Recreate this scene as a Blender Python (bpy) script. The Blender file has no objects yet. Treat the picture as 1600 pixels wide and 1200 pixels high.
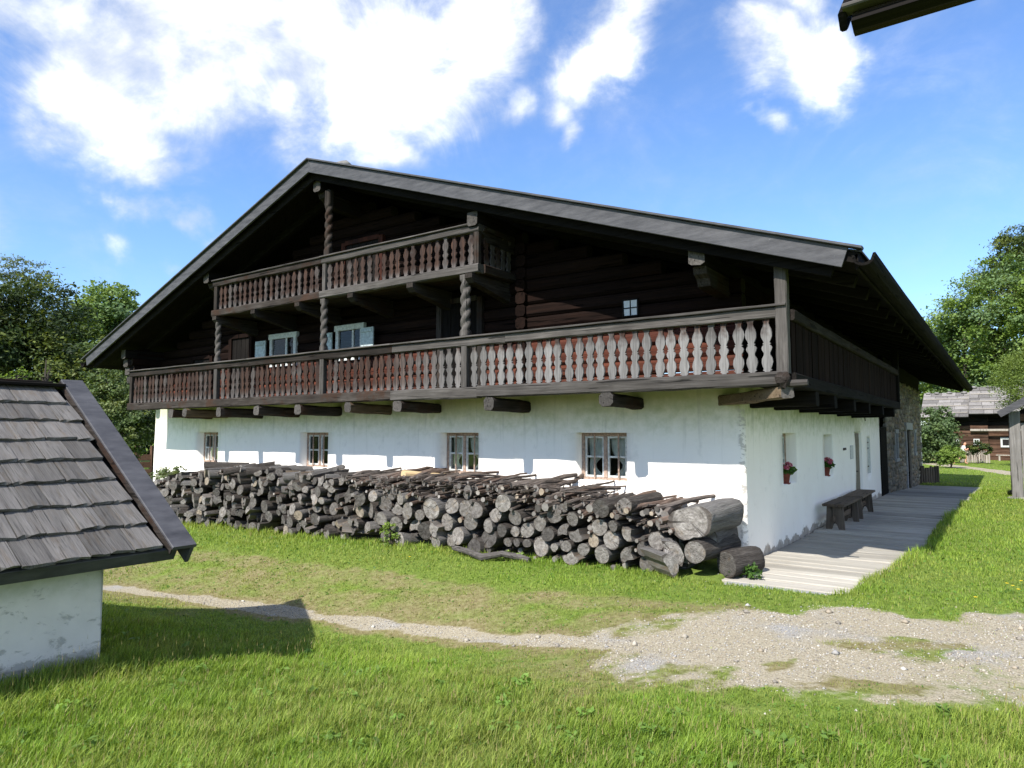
import bpy, math, random
import numpy as np
from mathutils import Vector, Matrix

rng = np.random.default_rng(7)
random.seed(7)
sc = bpy.context.scene
COL = sc.collection

# ------------------------------------------------------------------ camera
F_PX = 1082.739; PITCH = 4.015; YAW = 35.352; CAM = np.array([2.795, -9.227, 1.70])
camd = bpy.data.cameras.new("camera"); camo = bpy.data.objects.new("camera", camd); COL.objects.link(camo)
camd.sensor_width = 36; camd.lens = F_PX / 1600 * 36; camd.clip_start = 0.05; camd.clip_end = 2000
camo.location = CAM; camo.rotation_euler = (math.radians(90 + PITCH), 0, math.radians(YAW))
sc.camera = camo
# ------------------------------------------------------------------ sky and sun
SUN_ELEV = 45.0
SUN_STRENGTH = 3.4
SKY_STRENGTH = 0.14
EXPOSURE = 1.2
sun_travel = Vector((0.045, 1.0, -1.0)).normalized()
sund = bpy.data.lights.new("sun", 'SUN'); suno = bpy.data.objects.new("sun", sund); COL.objects.link(suno)
sund.energy = SUN_STRENGTH; sund.angle = math.radians(0.53); sund.color = (1.0, 0.96, 0.90)
suno.rotation_euler = sun_travel.to_track_quat('-Z', 'Y').to_euler(); suno.location = (0, -20, 20)
sc.view_settings.view_transform = 'Standard'; sc.view_settings.look = 'None'
sc.view_settings.exposure = EXPOSURE; sc.view_settings.gamma = 1.0
sc.cycles.max_bounces = 6; sc.cycles.transparent_max_bounces = 8
sc.cycles.caustics_reflective = False; sc.cycles.caustics_refractive = False

_cp, _sp = math.cos(math.radians(PITCH)), math.sin(math.radians(PITCH))
_cy, _sy = math.cos(math.radians(YAW)), math.sin(math.radians(YAW))
def ray(x, y):
    r, u, f = x - 800, -(y - 600), F_PX
    fh, up = f * _cp - u * _sp, f * _sp + u * _cp
    return np.array([r * _cy - fh * _sy, r * _sy + fh * _cy, up])
def hit(x, y, ax, val):
    d = ray(x, y); return CAM + d * ((val - CAM[ax]) / d[ax])
def at_dist(x, y, dist):
    d = ray(x, y); return CAM + d * (dist / math.hypot(d[0], d[1]))
def project(P):
    d = np.asarray(P, float) - CAM
    r = d[..., 0] * _cy + d[..., 1] * _sy; fh = -d[..., 0] * _sy + d[..., 1] * _cy; u = d[..., 2]
    fz = fh * _cp + u * _sp; up = u * _cp - fh * _sp
    return 800 + F_PX * r / fz, 600 - F_PX * up / fz, fz

# ------------------------------------------------------------------ node helper
class NT:
    def __init__(s, tree): s.t = tree; s.n = tree.nodes; s.l = tree.links
    def node(s, typ, **kw):
        n = s.n.new(typ)
        for k, v in kw.items(): setattr(n, k, v)
        return n
    def put(s, sock, v):
        if hasattr(v, 'links'): s.l.new(v, sock)
        elif isinstance(v, (tuple, list)):
            if len(sock.default_value) == 4 and len(v) == 3: v = (*v, 1)
            sock.default_value = v
        else: sock.default_value = v
    def math(s, op, a, b=0.0, c=None, clamp=False):
        n = s.node('ShaderNodeMath', operation=op, use_clamp=clamp); s.put(n.inputs[0], a); s.put(n.inputs[1], b)
        if c is not None: s.put(n.inputs[2], c)
        return n.outputs[0]
    def vmath(s, op, a, b=(0, 0, 0)):
        n = s.node('ShaderNodeVectorMath', operation=op); s.put(n.inputs[0], a)
        if op == 'SCALE': s.put(n.inputs[3], b)
        else: s.put(n.inputs[1], b)
        return n.outputs[1] if op in ('LENGTH', 'DISTANCE', 'DOT_PRODUCT') else n.outputs[0]
    def noise(s, vec, scale=5, detail=3, rough=0.55, dist=0.0):
        n = s.node('ShaderNodeTexNoise'); s.put(n.inputs['Vector'], vec); n.inputs['Scale'].default_value = scale
        n.inputs['Detail'].default_value = detail; n.inputs['Roughness'].default_value = rough; n.inputs['Distortion'].default_value = dist
        return n.outputs['Fac']
    def ramp(s, fac, stops, interp='LINEAR'):
        n = s.node('ShaderNodeValToRGB'); s.put(n.inputs[0], fac); cr = n.color_ramp; cr.interpolation = interp
        while len(cr.elements) < len(stops): cr.elements.new(0.5)
        for e, (p, c) in zip(cr.elements, stops):
            e.position = p; e.color = (*c, 1) if isinstance(c, (tuple, list)) else (c, c, c, 1)
        return n.outputs[0]
    def rng(s, v, a, b, c=0.0, d=1.0, smooth=True):
        n = s.node('ShaderNodeMapRange'); n.interpolation_type = 'SMOOTHSTEP' if smooth else 'LINEAR'
        s.put(n.inputs[0], v)
        for i, q in enumerate((a, b, c, d)): s.put(n.inputs[i + 1], q)
        return n.outputs[0]
    def mix(s, fac, a, b, blend='MIX'):
        n = s.node('ShaderNodeMix', data_type='RGBA', blend_type=blend)
        s.put(n.inputs[0], fac); s.put(n.inputs[6], a); s.put(n.inputs[7], b); return n.outputs[2]
    def mapping(s, vec, scale=(1, 1, 1), loc=(0, 0, 0), rot=(0, 0, 0)):
        n = s.node('ShaderNodeMapping'); s.put(n.inputs[0], vec); n.inputs[1].default_value = loc
        n.inputs[2].default_value = rot; n.inputs[3].default_value = scale; return n.outputs[0]
    def coords(s, kind='Object', rand=True):
        tc = s.node('ShaderNodeTexCoord').outputs[kind]
        if rand:
            r = s.node('ShaderNodeObjectInfo').outputs['Random']
            tc = s.vmath('ADD', tc, s.vmath('SCALE', (37.1, 19.7, 53.3), r))
        return tc
    def rand(s): return s.node('ShaderNodeObjectInfo').outputs['Random']
    def sep(s, v):
        n = s.node('ShaderNodeSeparateXYZ'); s.put(n.inputs[0], v); return n.outputs
    def bump(s, h, strength=0.5, dist=0.02):
        n = s.node('ShaderNodeBump'); n.inputs['Strength'].default_value = strength; n.inputs['Distance'].default_value = dist
        s.put(n.inputs['Height'], h); return n.outputs[0]
    def attr(s, name): return s.node('ShaderNodeAttribute', attribute_name=name)

def material(name, fn):
    m = bpy.data.materials.new(name); m.use_nodes = True
    nt = NT(m.node_tree); b = nt.n['Principled BSDF']
    fn(nt, b); return m
def P(nt, b, col=None, rough=0.8, normal=None, spec=0.3):
    if col is not None: nt.put(b.inputs['Base Color'], col)
    nt.put(b.inputs['Roughness'], rough); nt.put(b.inputs['Specular IOR Level'], spec)
    if normal is not None: nt.put(b.inputs['Normal'], normal)

# ------------------------------------------------------------------ world
CLOUDS = [  # photo pixel, radius in pixels, weight
 (110, 60, 120, 1), (250, 40, 150, 1), (380, 70, 165, 1.05), (520, 70, 170, 1.05), (640, 70, 150, 1), (740, 30, 110, .95),
 (450, 190, 75, .95), (560, 190, 80, .95), (620, 200, 60, .85), (150, 180, 95, .92), (205, 235, 60, .85), (70, 140, 90, .92), (20, 30, 80, .9),
 (690, 150, 60, .8), (320, 160, 80, .9),
 (970, 70, 98, .98), (920, 110, 90, .95), (1010, 10, 70, .9), (880, 175, 48, .8), (905, 215, 30, .7), (820, 135, 48, .75),
 (1200, 75, 72, .95), (1250, 105, 66, .9), (1275, 70, 44, .8), (1175, 120, 45, .7), (1170, 180, 30, .75), (1250, 8, 52, .85), (1215, 5, 40, .8),
 (205, 318, 34, .62), (245, 328, 30, .6), (140, 300, 30, .55), (290, 360, 26, .55), (240, 427, 26, .72), (170, 390, 30, .5), (-10, 415, 34, .85)]
def build_world():
    w = bpy.data.worlds.new("World"); sc.world = w; w.use_nodes = True
    nt = NT(w.node_tree); bg = nt.n['Background']
    sky = nt.node('ShaderNodeTexSky', sky_type='NISHITA'); sky.sun_disc = False
    sky.sun_elevation = math.radians(SUN_ELEV)
    sky.sun_rotation = math.atan2(-sun_travel.x, -sun_travel.y)
    sky.air_density = 1.2; sky.dust_density = 0.5; sky.ozone_density = 1.8; sky.altitude = 400
    d = nt.node('ShaderNodeTexCoord').outputs['Generated']
    warp = nt.node('ShaderNodeTexNoise'); nt.put(warp.inputs['Vector'], d); warp.inputs['Scale'].default_value = 5.0; warp.inputs['Detail'].default_value = 6
    dw = nt.vmath('ADD', d, nt.vmath('SCALE', nt.vmath('SUBTRACT', warp.outputs['Color'], (.5, .5, .5)), 0.22))
    blobs = []
    for (x, y, r, wt) in CLOUDS:
        v = ray(x, y); v = v / np.linalg.norm(v); blobs.append((v, r / F_PX * 1.35, wt))
    rs = np.random.default_rng(3)
    while len(blobs) < len(CLOUDS) + 48:      # unseen clouds added outside the frame, large and many, to whiten the fill
        az = rs.uniform(0, 2 * math.pi); el = math.asin(rs.uniform(.06, .9))
        v = np.array([math.cos(az) * math.cos(el), math.sin(az) * math.cos(el), math.sin(el)])
        px, py, fz = project(CAM + v * 100)
        if fz > 0 and -250 < px < 1850 and py > -250: continue
        blobs.append((v, rs.uniform(.16, .36), rs.uniform(.8, 1.05)))
    acc = None
    for v, r, wt in blobs:
        dist = nt.vmath('DISTANCE', dw, tuple(float(q) for q in v))
        m = nt.rng(dist, 0.0, float(r), float(wt), 0.0)
        acc = m if acc is None else nt.math('SMOOTH_MAX', acc, m, 0.2)
    n1 = nt.noise(nt.mapping(d, (1, 1, 1.5)), 6.5, 9, 0.64, 0.6)
    n2 = nt.noise(nt.mapping(d, (1, 1, 1.4), (3, 1, 7)), 28, 5, 0.6)
    amp = nt.rng(acc, 0.0, 0.35, 0.18, 1.25)
    dens = nt.math('ADD', acc, nt.math('MULTIPLY', nt.math('SUBTRACT', n1, 0.5), amp))
    dens = nt.math('ADD', dens, nt.math('MULTIPLY', nt.math('SUBTRACT', n2, 0.5), nt.math('MULTIPLY', amp, .36)))
    mask = nt.rng(dens, 0.06, 1.05)
    n3 = nt.noise(nt.mapping(d, (1, 1, 1.5), (5, 5, 5)), 4.5, 4, 0.55)
    ccol = nt.mix(nt.rng(nt.math('ADD', n3, nt.math('MULTIPLY', dens, 0.40)), 0.56, 1.10), (2.55, 2.75, 3.1), (6.6, 6.5, 6.3))
    skc = nt.mix(1.0, sky.outputs[0], (0.45, 0.57, 0.76), 'MULTIPLY')
    nt.put(bg.inputs[0], nt.mix(nt.math('MULTIPLY', mask, 0.95), skc, ccol)); bg.inputs[1].default_value = SKY_STRENGTH
build_world()
sc.world.cycles.sampling_method = "MANUAL"; sc.world.cycles.sample_map_resolution = 256

# ------------------------------------------------------------------ materials
M = {}
def wood(name, dark, mid, light, axis=0, scale=1.0, rough=0.85, bump=0.5, crack=True, brown=None, fine=1.0, vary=0.35, spec=0.2):
    """aged timber: grain stretched along one local axis, drying cracks, every piece a little different"""
    def fn(nt, b):
        c = nt.coords()
        st = [9 * scale, 9 * scale, 9 * scale]; st[axis] = 0.5 * scale
        g = nt.noise(nt.mapping(c, st), 3.2, 6, 0.68, 0.5)
        st2 = [60 * fine, 60 * fine, 60 * fine]; st2[axis] = 1.6
        g2 = nt.noise(nt.mapping(c, st2), 1.0, 3, 0.6)
        big = nt.noise(c, 1.3 * scale, 3, 0.6)
        h = nt.math('ADD', nt.math('MULTIPLY', g, 0.6), nt.math('MULTIPLY', g2, 0.4))
        col = nt.ramp(nt.math('ADD', nt.math('MULTIPLY', h, 0.7), nt.math('MULTIPLY', big, 0.3)), [(0.30, dark), (0.5, mid), (0.70, light)])
        if brown is not None:
            col = nt.mix(nt.rng(nt.noise(nt.mapping(c, (1, 1, 1), (9, 2, 4)), 2.1 * scale, 4, 0.65), 0.50, 0.68, 0, 0.85), col, brown)
        if crack:
            k = nt.rng(nt.noise(nt.mapping(c, [q * 0.6 for q in st], (4, 4, 4)), 5, 2, 0.5, 0.4), 0.62, 0.68)
            col = nt.mix(nt.math('MULTIPLY', k, 0.75), col, tuple(q * 0.18 for q in dark))
            h = nt.math('SUBTRACT', h, nt.math('MULTIPLY', k, 0.6))
        col = nt.mix(1.0, col, nt.ramp(nt.rand(), [(0, 1 - vary), (1, 1 + vary * 0.6)]), 'MULTIPLY')
        P(nt, b, col, rough, nt.bump(h, bump, 0.012), spec)
    return material(name, fn)
for ax, sfx in enumerate('xyz'):
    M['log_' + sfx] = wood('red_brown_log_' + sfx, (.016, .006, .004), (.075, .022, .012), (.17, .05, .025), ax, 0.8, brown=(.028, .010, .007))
    M['soot_' + sfx] = wood('dark_shaded_log_' + sfx, (.004, .003, .0026), (.012, .007, .0055), (.026, .013, .009), ax, 0.8, spec=.04)  # dark log brown with under-roof shade put into the colour
    M['grey_' + sfx] = wood('weathered_grey_timber_' + sfx, (.022, .019, .017), (.066, .059, .053), (.145, .132, .122), ax, 1.0)
    M['dusk_' + sfx] = wood('dark_aged_timber_' + sfx, (.012, .010, .009), (.034, .028, .024), (.085, .074, .066), ax, 1.0, brown=(.038, .021, .014), spec=.08)
    M['roofwood_' + sfx] = wood('near_black_timber_' + sfx, (.005, .0045, .004), (.012, .0105, .0095), (.024, .021, .019), ax, 1.0, spec=.04)
    M['far_' + sfx] = wood('brown_hewn_timber_' + sfx, (.035, .018, .011), (.085, .045, .028), (.15, .095, .062), ax, 1.0)
M['tan_y'] = wood('tan_bracket_timber', (.05, .034, .022), (.11, .077, .047), (.19, .145, .095), 1, 1.0)
M['deck'] = wood('silvered_deck_plank', (.24, .215, .175), (.385, .355, .30), (.50, .47, .40), 0, 0.7, bump=0.4, vary=0.24, crack=False)
M['bench'] = wood('brown_bench_board', (.05, .036, .026), (.105, .078, .056), (.17, .13, .095), 1, 1.0)
M['bench_z'] = wood('brown_bench_leg', (.06, .046, .036), (.12, .095, .072), (.18, .15, .115), 2, 1.0)
M['shingle'] = wood('grey_shingle', (.06, .055, .05), (.125, .115, .105), (.21, .195, .18), 1, 1.6, bump=0.7, brown=(.12, .095, .075), vary=0.45)
M['shingle_l'] = wood('grey_roof_shingle', (.07, .064, .058), (.14, .13, .12), (.22, .207, .192), 0, 1.6, bump=0.7, brown=(.12, .10, .08), vary=0.35, fine=.6)
M['fshingle'] = wood('far_shingle', (.12, .11, .10), (.2, .185, .17), (.30, .28, .255), 1, 1.0, vary=.4)
M['split'] = wood('split_firewood', (.05, .043, .036), (.13, .115, .10), (.24, .215, .19), 1, 1.0, brown=(.15, .105, .065), vary=.5)
M['silver_z'] = wood('silver_grey_post', (.075, .068, .062), (.155, .144, .134), (.26, .243, .228), 2, 1.0)
M['stake'] = wood('stake_timber', (.06, .045, .032), (.13, .10, .075), (.2, .165, .125), 2, 1.0)
M['picket'] = wood('picket_timber', (.20, .175, .145), (.32, .285, .24), (.42, .385, .33), 2, 1.0)
def _baluster(nt, b):
    c = nt.coords(); z = nt.sep(nt.node('ShaderNodeTexCoord').outputs['Generated'])[2]
    g = nt.noise(nt.mapping(c, (14, 14, 0.8)), 4, 6, 0.7, 0.4); g2 = nt.noise(nt.mapping(c, (90, 90, 2.5)), 1, 3)
    h = nt.math('ADD', nt.math('MULTIPLY', g, .55), nt.math('MULTIPLY', g2, .45))
    grey = nt.ramp(h, [(.3, (.06, .056, .053)), (.5, (.165, .157, .15)), (.7, (.27, .26, .25))])
    red = nt.ramp(h, [(.3, (.010, .007, .006)), (.5, (.032, .019, .015)), (.72, (.13, .062, .036))])
    x = nt.sep(nt.node('ShaderNodeNewGeometry').outputs['Position'])
    # the rain-washed right half is bleached, sheltered tops and the bays under the gallery kept their brown
    shel = nt.rng(nt.math('ADD', z, nt.math('MULTIPLY', nt.math('SUBTRACT', nt.noise(c, 9, 3), .5), .5)), .68, 1.0, 0, .85)
    left = nt.rng(x[0], -7.0, -2.6, 1.0, 0.0)
    upper = nt.rng(x[2], 3.6, 4.2, 0, .85)
    keep = nt.math('MAXIMUM', nt.math('MAXIMUM', shel, left), upper)
    keep = nt.math('MULTIPLY', keep, nt.rng(nt.math('ADD', nt.rand(), nt.noise(c, 5, 3)), .45, 1.0, .6, 1.2), clamp=True)
    keep = nt.math('MULTIPLY', keep, nt.rng(z, 0.0, .25, .5, 1.0))
    col = nt.mix(keep, grey, red)
    col = nt.mix(1.0, col, nt.ramp(nt.rand(), [(0, .72), (1, 1.15)]), 'MULTIPLY')
    P(nt, b, col, .85, nt.bump(h, .6, .01), .2)
M['baluster'] = material('weathered_baluster_wood', _baluster)
def _tar(nt, b):
    c = nt.coords(); n = nt.noise(nt.mapping(c, (1, 1, 5)), 3, 5, .65); n2 = nt.noise(c, 40, 3)
    sp = nt.rng(nt.noise(c, 55, 1), .78, .82)
    col = nt.ramp(n, [(.3, (.040, .040, .044)), (.7, (.092, .090, .095))]); col = nt.mix(nt.math('MULTIPLY', sp, .5), col, (.3, .3, .3))
    P(nt, b, col, .55, nt.bump(nt.math('ADD', n, nt.math('MULTIPLY', n2, .4)), .25, .01), .2)
M['tar'] = material('tarred_board', _tar)
def _plaster(nt, b):
    c = nt.coords('Object', False); x, y, z = nt.sep(c)
    n1 = nt.noise(c, 1.6, 5, .6); n2 = nt.noise(c, 7, 5, .65); n3 = nt.noise(c, 38, 4, .6)
    col = nt.ramp(n1, [(.3, (.87, .815, .745)), (.7, (.92, .875, .805))])
    alg = nt.math('MULTIPLY', nt.rng(nt.math('ADD', z, nt.math('MULTIPLY', nt.math('SUBTRACT', n2, .5), .75)), 1.55, 2.25), nt.rng(n1, .25, .6, .45, 1.0))
    side = nt.rng(x, -.25, .0, .72, 1.0)
    col = nt.mix(nt.math('MULTIPLY', nt.math('MULTIPLY', alg, side), .9), col, nt.ramp(n2, [(.35, (.40, .38, .20)), (.65, (.30, .335, .13))]))
    foot = nt.rng(nt.math('ADD', z, nt.math('MULTIPLY', nt.math('SUBTRACT', nt.noise(c, 2.2, 6, .7), .5), .62)), .10, .06)
    col = nt.mix(nt.math('MULTIPLY', foot, .88), col, nt.ramp(n2, [(.3, (.16, .13, .10)), (.7, (.42, .37, .31))]))
    edge = nt.math('MULTIPLY', nt.math('MULTIPLY', nt.rng(x, -.10, -.055), nt.rng(y, .08, .055)), nt.rng(nt.noise(nt.mapping(c, (1, 1, 2)), 7, 5, .7), .50, .56))
    col = nt.mix(nt.math('MULTIPLY', edge, .8), col, (.47, .43, .38))
    spots = nt.rng(nt.noise(nt.mapping(c, (1, 1, 1.6)), 11, 4, .6), .69, .74)
    drip = nt.math('MULTIPLY', nt.rng(nt.noise(nt.mapping(c, (9, 9, .7)), 1.0, 4, .6), .54, .72), nt.rng(z, .9, 2.2))
    col = nt.mix(nt.math('MULTIPLY', drip, .4), col, (.40, .385, .32))
    wear = nt.rng(nt.noise(nt.mapping(c, (1, 1, 1), (3, 8, 1)), 3.3, 6, .72), .56, .70)
    col = nt.mix(nt.math('MULTIPLY', wear, .22), col, (.52, .49, .44))
    col = nt.mix(nt.math('MULTIPLY', spots, .35), col, (.45, .42, .38))
    h = nt.math('ADD', nt.math('MULTIPLY', n2, .6), nt.math('MULTIPLY', n3, .25)); h = nt.math('SUBTRACT', h, nt.math('MULTIPLY', foot, .5))
    P(nt, b, col, .92, nt.bump(h, .35, .02), .15)
M['plaster'] = material('limewashed_plaster', _plaster)
def _plaster2(nt, b):
    c = nt.coords('Object', False); x, y, z = nt.sep(c)
    n1 = nt.noise(c, 2.0, 5, .6); n2 = nt.noise(c, 9, 5, .65); n3 = nt.noise(nt.mapping(c, (1, .7, 1.3)), 6.5, 6, .72, .4)
    col = nt.ramp(n1, [(.3, (.58, .56, .52)), (.7, (.70, .675, .63))])
    top = nt.rng(nt.math('ADD', z, nt.math('MULTIPLY', nt.math('SUBTRACT', n2, .5), .5)), .42, .78)
    col = nt.mix(nt.math('MULTIPLY', top, .65), col, (.37, .39, .28))
    dirt = nt.rng(nt.math('ADD', n3, nt.math('MULTIPLY', nt.rng(z, .1, -.12), .12)), .545, .63)
    col = nt.mix(nt.math('MULTIPLY', dirt, .6), col, (.26, .265, .24))
    foot = nt.rng(nt.math('ADD', z, nt.math('MULTIPLY', nt.math('SUBTRACT', n3, .5), .5)), .06, .0)
    col = nt.mix(nt.math('MULTIPLY', foot, .8), col, (.22, .215, .18))
    P(nt, b, col, .93, nt.bump(nt.math('ADD', nt.math('MULTIPLY', n2, .6), nt.math('MULTIPLY', dirt, -.5)), .4, .02), .15)
M['plaster2'] = material('stained_plaster', _plaster2)
def _simple(name, col, rough=.7, nsc=8, amt=.25, spec=.3, bump=.2):
    def fn(nt, b):
        c = nt.coords(); n = nt.noise(c, nsc, 5, .6)
        P(nt, b, nt.mix(1.0, (*col, 1), nt.ramp(n, [(.3, 1 - amt), (.7, 1 + amt)]), 'MULTIPLY'), rough, nt.bump(n, bump, .01), spec)
    return material(name, fn)
M['frame'] = _simple('peeling_brown_window_paint', (.30, .215, .165), .75, 26, .45)
M['frame_white'] = _simple('chalky_white_window_paint', (.50, .51, .48), .75, 22, .3)
M['shutter'] = _simple('pale_blue_shutter_paint', (.40, .46, .45), .75, 18, .35)
M['curtain'] = _simple('white_curtain_cloth', (.62, .60, .53), .9, 12, .15)
M['dark'] = _simple('dark_room', (.012, .011, .010), .9, 5, .1)
M['door'] = _simple('old_door_board', (.19, .165, .12), .8, 14, .3)
M['iron'] = _simple('rusty_iron', (.05, .035, .03), .6, 30, .4)
M['terra'] = _simple('terracotta', (.20, .055, .04), .75, 12, .2)
M['soil'] = _simple('soil', (.05, .035, .025), .95, 12, .2)
M['petal'] = _simple('pink_petal', (.62, .16, .27), .7, 30, .3)
M['yellow_petal'] = _simple('yellow_petal', (.75, .55, .03), .7, 30, .1)
M['stem_green'] = _simple('green_stem', (.10, .18, .04), .7, 30, .1)
M['plaque_sky_pane'] = _simple('enamel_plaque_sky_pane', (.55, .56, .56), .4, 20, .15)
M['skin'] = _simple('skin', (.55, .28, .18), .6, 10, .05)
M['shirt'] = _simple('white_cotton', (.78, .78, .77), .9, 14, .05)
M['shorts'] = _simple('grey_green_cotton', (.20, .21, .16), .9, 14, .1)
M['hair'] = _simple('dark_hair', (.05, .035, .025), .7, 30, .2)
M['slate'] = _simple('grey_field_stone', (.19, .18, .165), .9, 6, .3)
M['concrete'] = _simple('grey_slab', (.30, .30, .295), .9, 14, .15)
M['rubble_gap'] = _simple('rubble_mortar', (.16, .14, .115), .95, 7, .3)
def _rubble(nt, b):
    c = nt.coords('Object', False); a = nt.attr('col').outputs['Color']; n = nt.noise(c, 14, 5, .65)
    P(nt, b, nt.mix(1.0, a, nt.ramp(n, [(.3, .7), (.7, 1.25)]), 'MULTIPLY'), .93, nt.bump(n, .5, .02), .15)
M['rubble'] = material('rubble_stone', _rubble)
def _glass(nt, b):
    out = nt.n['Material Output']; tr = nt.node('ShaderNodeBsdfTransparent'); tr.inputs[0].default_value = (.80, .84, .82, 1)
    gl = nt.node('ShaderNodeBsdfGlossy'); gl.inputs['Roughness'].default_value = .04
    n = nt.noise(nt.coords(), 3, 2); nt.put(gl.inputs['Normal'], nt.bump(n, .08, .05))
    fr = nt.node('ShaderNodeFresnel'); fr.inputs[0].default_value = 1.5
    mx = nt.node('ShaderNodeMixShader'); nt.put(mx.inputs[0], nt.math('MULTIPLY', fr.outputs[0], .75, clamp=True)); nt.l.new(tr.outputs[0], mx.inputs[1]); nt.l.new(gl.outputs[0], mx.inputs[2])
    nt.l.new(mx.outputs[0], out.inputs[0])
M['glass'] = material('old_window_glass', _glass)
def _bark(nt, b):
    c = nt.coords(); r = nt.rand()
    n = nt.noise(nt.mapping(c, (3.5, .9, 3.5)), 1.6, 6, .7, .4); n2 = nt.noise(nt.mapping(c, (9, 2.0, 9)), 2.2, 4, .65)
    h = nt.math('ADD', nt.math('MULTIPLY', n, .6), nt.math('MULTIPLY', n2, .4))
    col = nt.ramp(h, [(.3, (.020, .017, .014)), (.5, (.088, .076, .066)), (.7, (.20, .178, .158))])
    peeled = nt.ramp(h, [(.3, (.09, .082, .075)), (.5, (.19, .178, .165)), (.7, (.29, .275, .255))])
    col = nt.mix(nt.rng(r, .60, .75), col, peeled)
    P(nt, b, col, .92, nt.bump(h, .9, .12), .15)
M['bark'] = material('grey_bark', _bark)
def _stick(nt, b):
    c = nt.coords(); r = nt.rand()
    n = nt.noise(nt.mapping(c, (6, 1.2, 6)), 2.2, 6, .7, .3)
    col = nt.ramp(n, [(.3, (.045, .035, .028)), (.5, (.12, .098, .082)), (.7, (.22, .185, .16))])
    red = nt.ramp(n, [(.3, (.06, .042, .032)), (.6, (.17, .118, .09)), (.75, (.27, .20, .16))])
    P(nt, b, nt.mix(nt.rng(r, .5, .8), col, red), .9, nt.bump(n, .6, .1), .15)
M['stick'] = material('stick_bark', _stick)
def _cut(nt, b):
    c0 = nt.coords('Object', False); c = nt.coords()
    x, y, z = nt.sep(c0)
    rad = nt.math('SQRT', nt.math('ADD', nt.math('MULTIPLY', x, x), nt.math('MULTIPLY', z, z)))
    wob = nt.noise(c, 1.6, 3)
    ring = nt.math('SINE', nt.math('MULTIPLY', nt.math('ADD', rad, nt.math('MULTIPLY', wob, .25)), 42))
    ang = nt.math('ARCTAN2', z, x)
    cv = nt.node('ShaderNodeCombineXYZ'); nt.put(cv.inputs[0], nt.math('SINE', ang)); nt.put(cv.inputs[1], nt.math('COSINE', ang)); nt.put(cv.inputs[2], nt.math('MULTIPLY', nt.rand(), 60))
    rays = nt.noise(cv.outputs[0], 3.4, 4, .75)
    crack = nt.math('MULTIPLY', nt.rng(rays, .60, .66), nt.rng(nt.math('ADD', rad, nt.math('MULTIPLY', wob, .3)), .15, .4))
    n = nt.noise(c, 2.4, 6, .7)
    base = nt.ramp(n, [(.3, (.10, .088, .076)), (.5, (.22, .20, .18)), (.72, (.37, .345, .315))])
    base = nt.mix(nt.rng(nt.noise(c, 1.1, 3), .55, .72, 0, .45), base, (.26, .19, .115))
    base = nt.mix(1.0, base, nt.ramp(nt.rand(), [(0, .35), (.6, .85), (1, 1.25)]), 'MULTIPLY')
    base = nt.mix(nt.rng(nt.rand(), .93, .95, 0, .6), base, nt.ramp(n, [(.3, (.18, .135, .085)), (.7, (.38, .30, .20))]))
    col = nt.mix(nt.math('MULTIPLY', crack, .88), base, (.02, .017, .014))
    col = nt.mix(nt.rng(ring, .2, 1, 0, .10), col, (.06, .052, .045))
    rim = nt.rng(rad, .87, .97); col = nt.mix(nt.math('MULTIPLY', rim, .75), col, (.05, .04, .033))
    P(nt, b, col, .9, nt.bump(nt.math('SUBTRACT', nt.math('ADD', n, nt.math('MULTIPLY', ring, .03)), crack), .6, .08), .15)
M['cut'] = material('sawn_log_end', _cut)
def _leaf(name, rough=.55, trans=.35, var=(.75, 1.25)):
    def fn(nt, b):
        a = nt.attr('col').outputs['Color']; out = nt.n['Material Output']
        P(nt, b, a, rough, None, .25)
        tr = nt.node('ShaderNodeBsdfTranslucent'); nt.put(tr.inputs[0], nt.mix(1.0, a, (1.25, 1.2, .5, 1), 'MULTIPLY'))
        mx = nt.node('ShaderNodeMixShader'); mx.inputs[0].default_value = trans
        nt.l.new(b.outputs[0], mx.inputs[1]); nt.l.new(tr.outputs[0], mx.inputs[2]); nt.l.new(mx.outputs[0], out.inputs[0])
    return material(name, fn)
M['leaf'] = _leaf('leaf')
M['blade'] = _leaf('grass_blade', .5, .38)
M['pebble'] = material('pebble', lambda nt, b: P(nt, b, nt.attr('col').outputs['Color'], .9, None, .2))
def _ground(nt, b):
    c = nt.coords('Object', False)
    a = nt.attr('mask').outputs['Color']; s = nt.node('ShaderNodeSeparateColor'); nt.put(s.inputs[0], a)
    gr, dry, _ = s.outputs[0], s.outputs[1], s.outputs[2]
    n1 = nt.noise(c, 2.2, 6, .65); n2 = nt.noise(c, 16, 5, .7); n3 = nt.noise(c, 70, 4, .7)
    green = nt.ramp(n2, [(.3, (.085, .12, .022)), (.55, (.15, .21, .038)), (.75, (.22, .28, .06))])
    straw = nt.ramp(n2, [(.3, (.12, .095, .045)), (.5, (.21, .18, .085)), (.75, (.30, .27, .15))])
    dirt = nt.mix(nt.rng(nt.noise(c, .9, 4), .54, .72), nt.ramp(n3, [(.3, (.16, .13, .083)), (.5, (.33, .288, .205)), (.7, (.47, .42, .32))]), nt.ramp(n3, [(.3, (.14, .135, .125)), (.5, (.30, .29, .275)), (.7, (.42, .41, .39))]))
    k = nt.rng(nt.math('ADD', dry, nt.math('MULTIPLY', nt.math('SUBTRACT', n1, .5), .9)), .35, .75)
    col = nt.mix(k, green, straw)
    g = nt.math('ADD', gr, nt.math('MULTIPLY', nt.math('SUBTRACT', nt.math('ADD', nt.math('MULTIPLY', n1, .5), nt.math('MULTIPLY', n2, .5)), .5), 1.1))
    col = nt.mix(nt.rng(g, .36, .64), col, dirt)
    P(nt, b, col, .95, nt.bump(nt.math('ADD', n2, nt.math('MULTIPLY', n3, .5)), .6, .03), .1)
M['ground'] = material('ground_cover', _ground)

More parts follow.
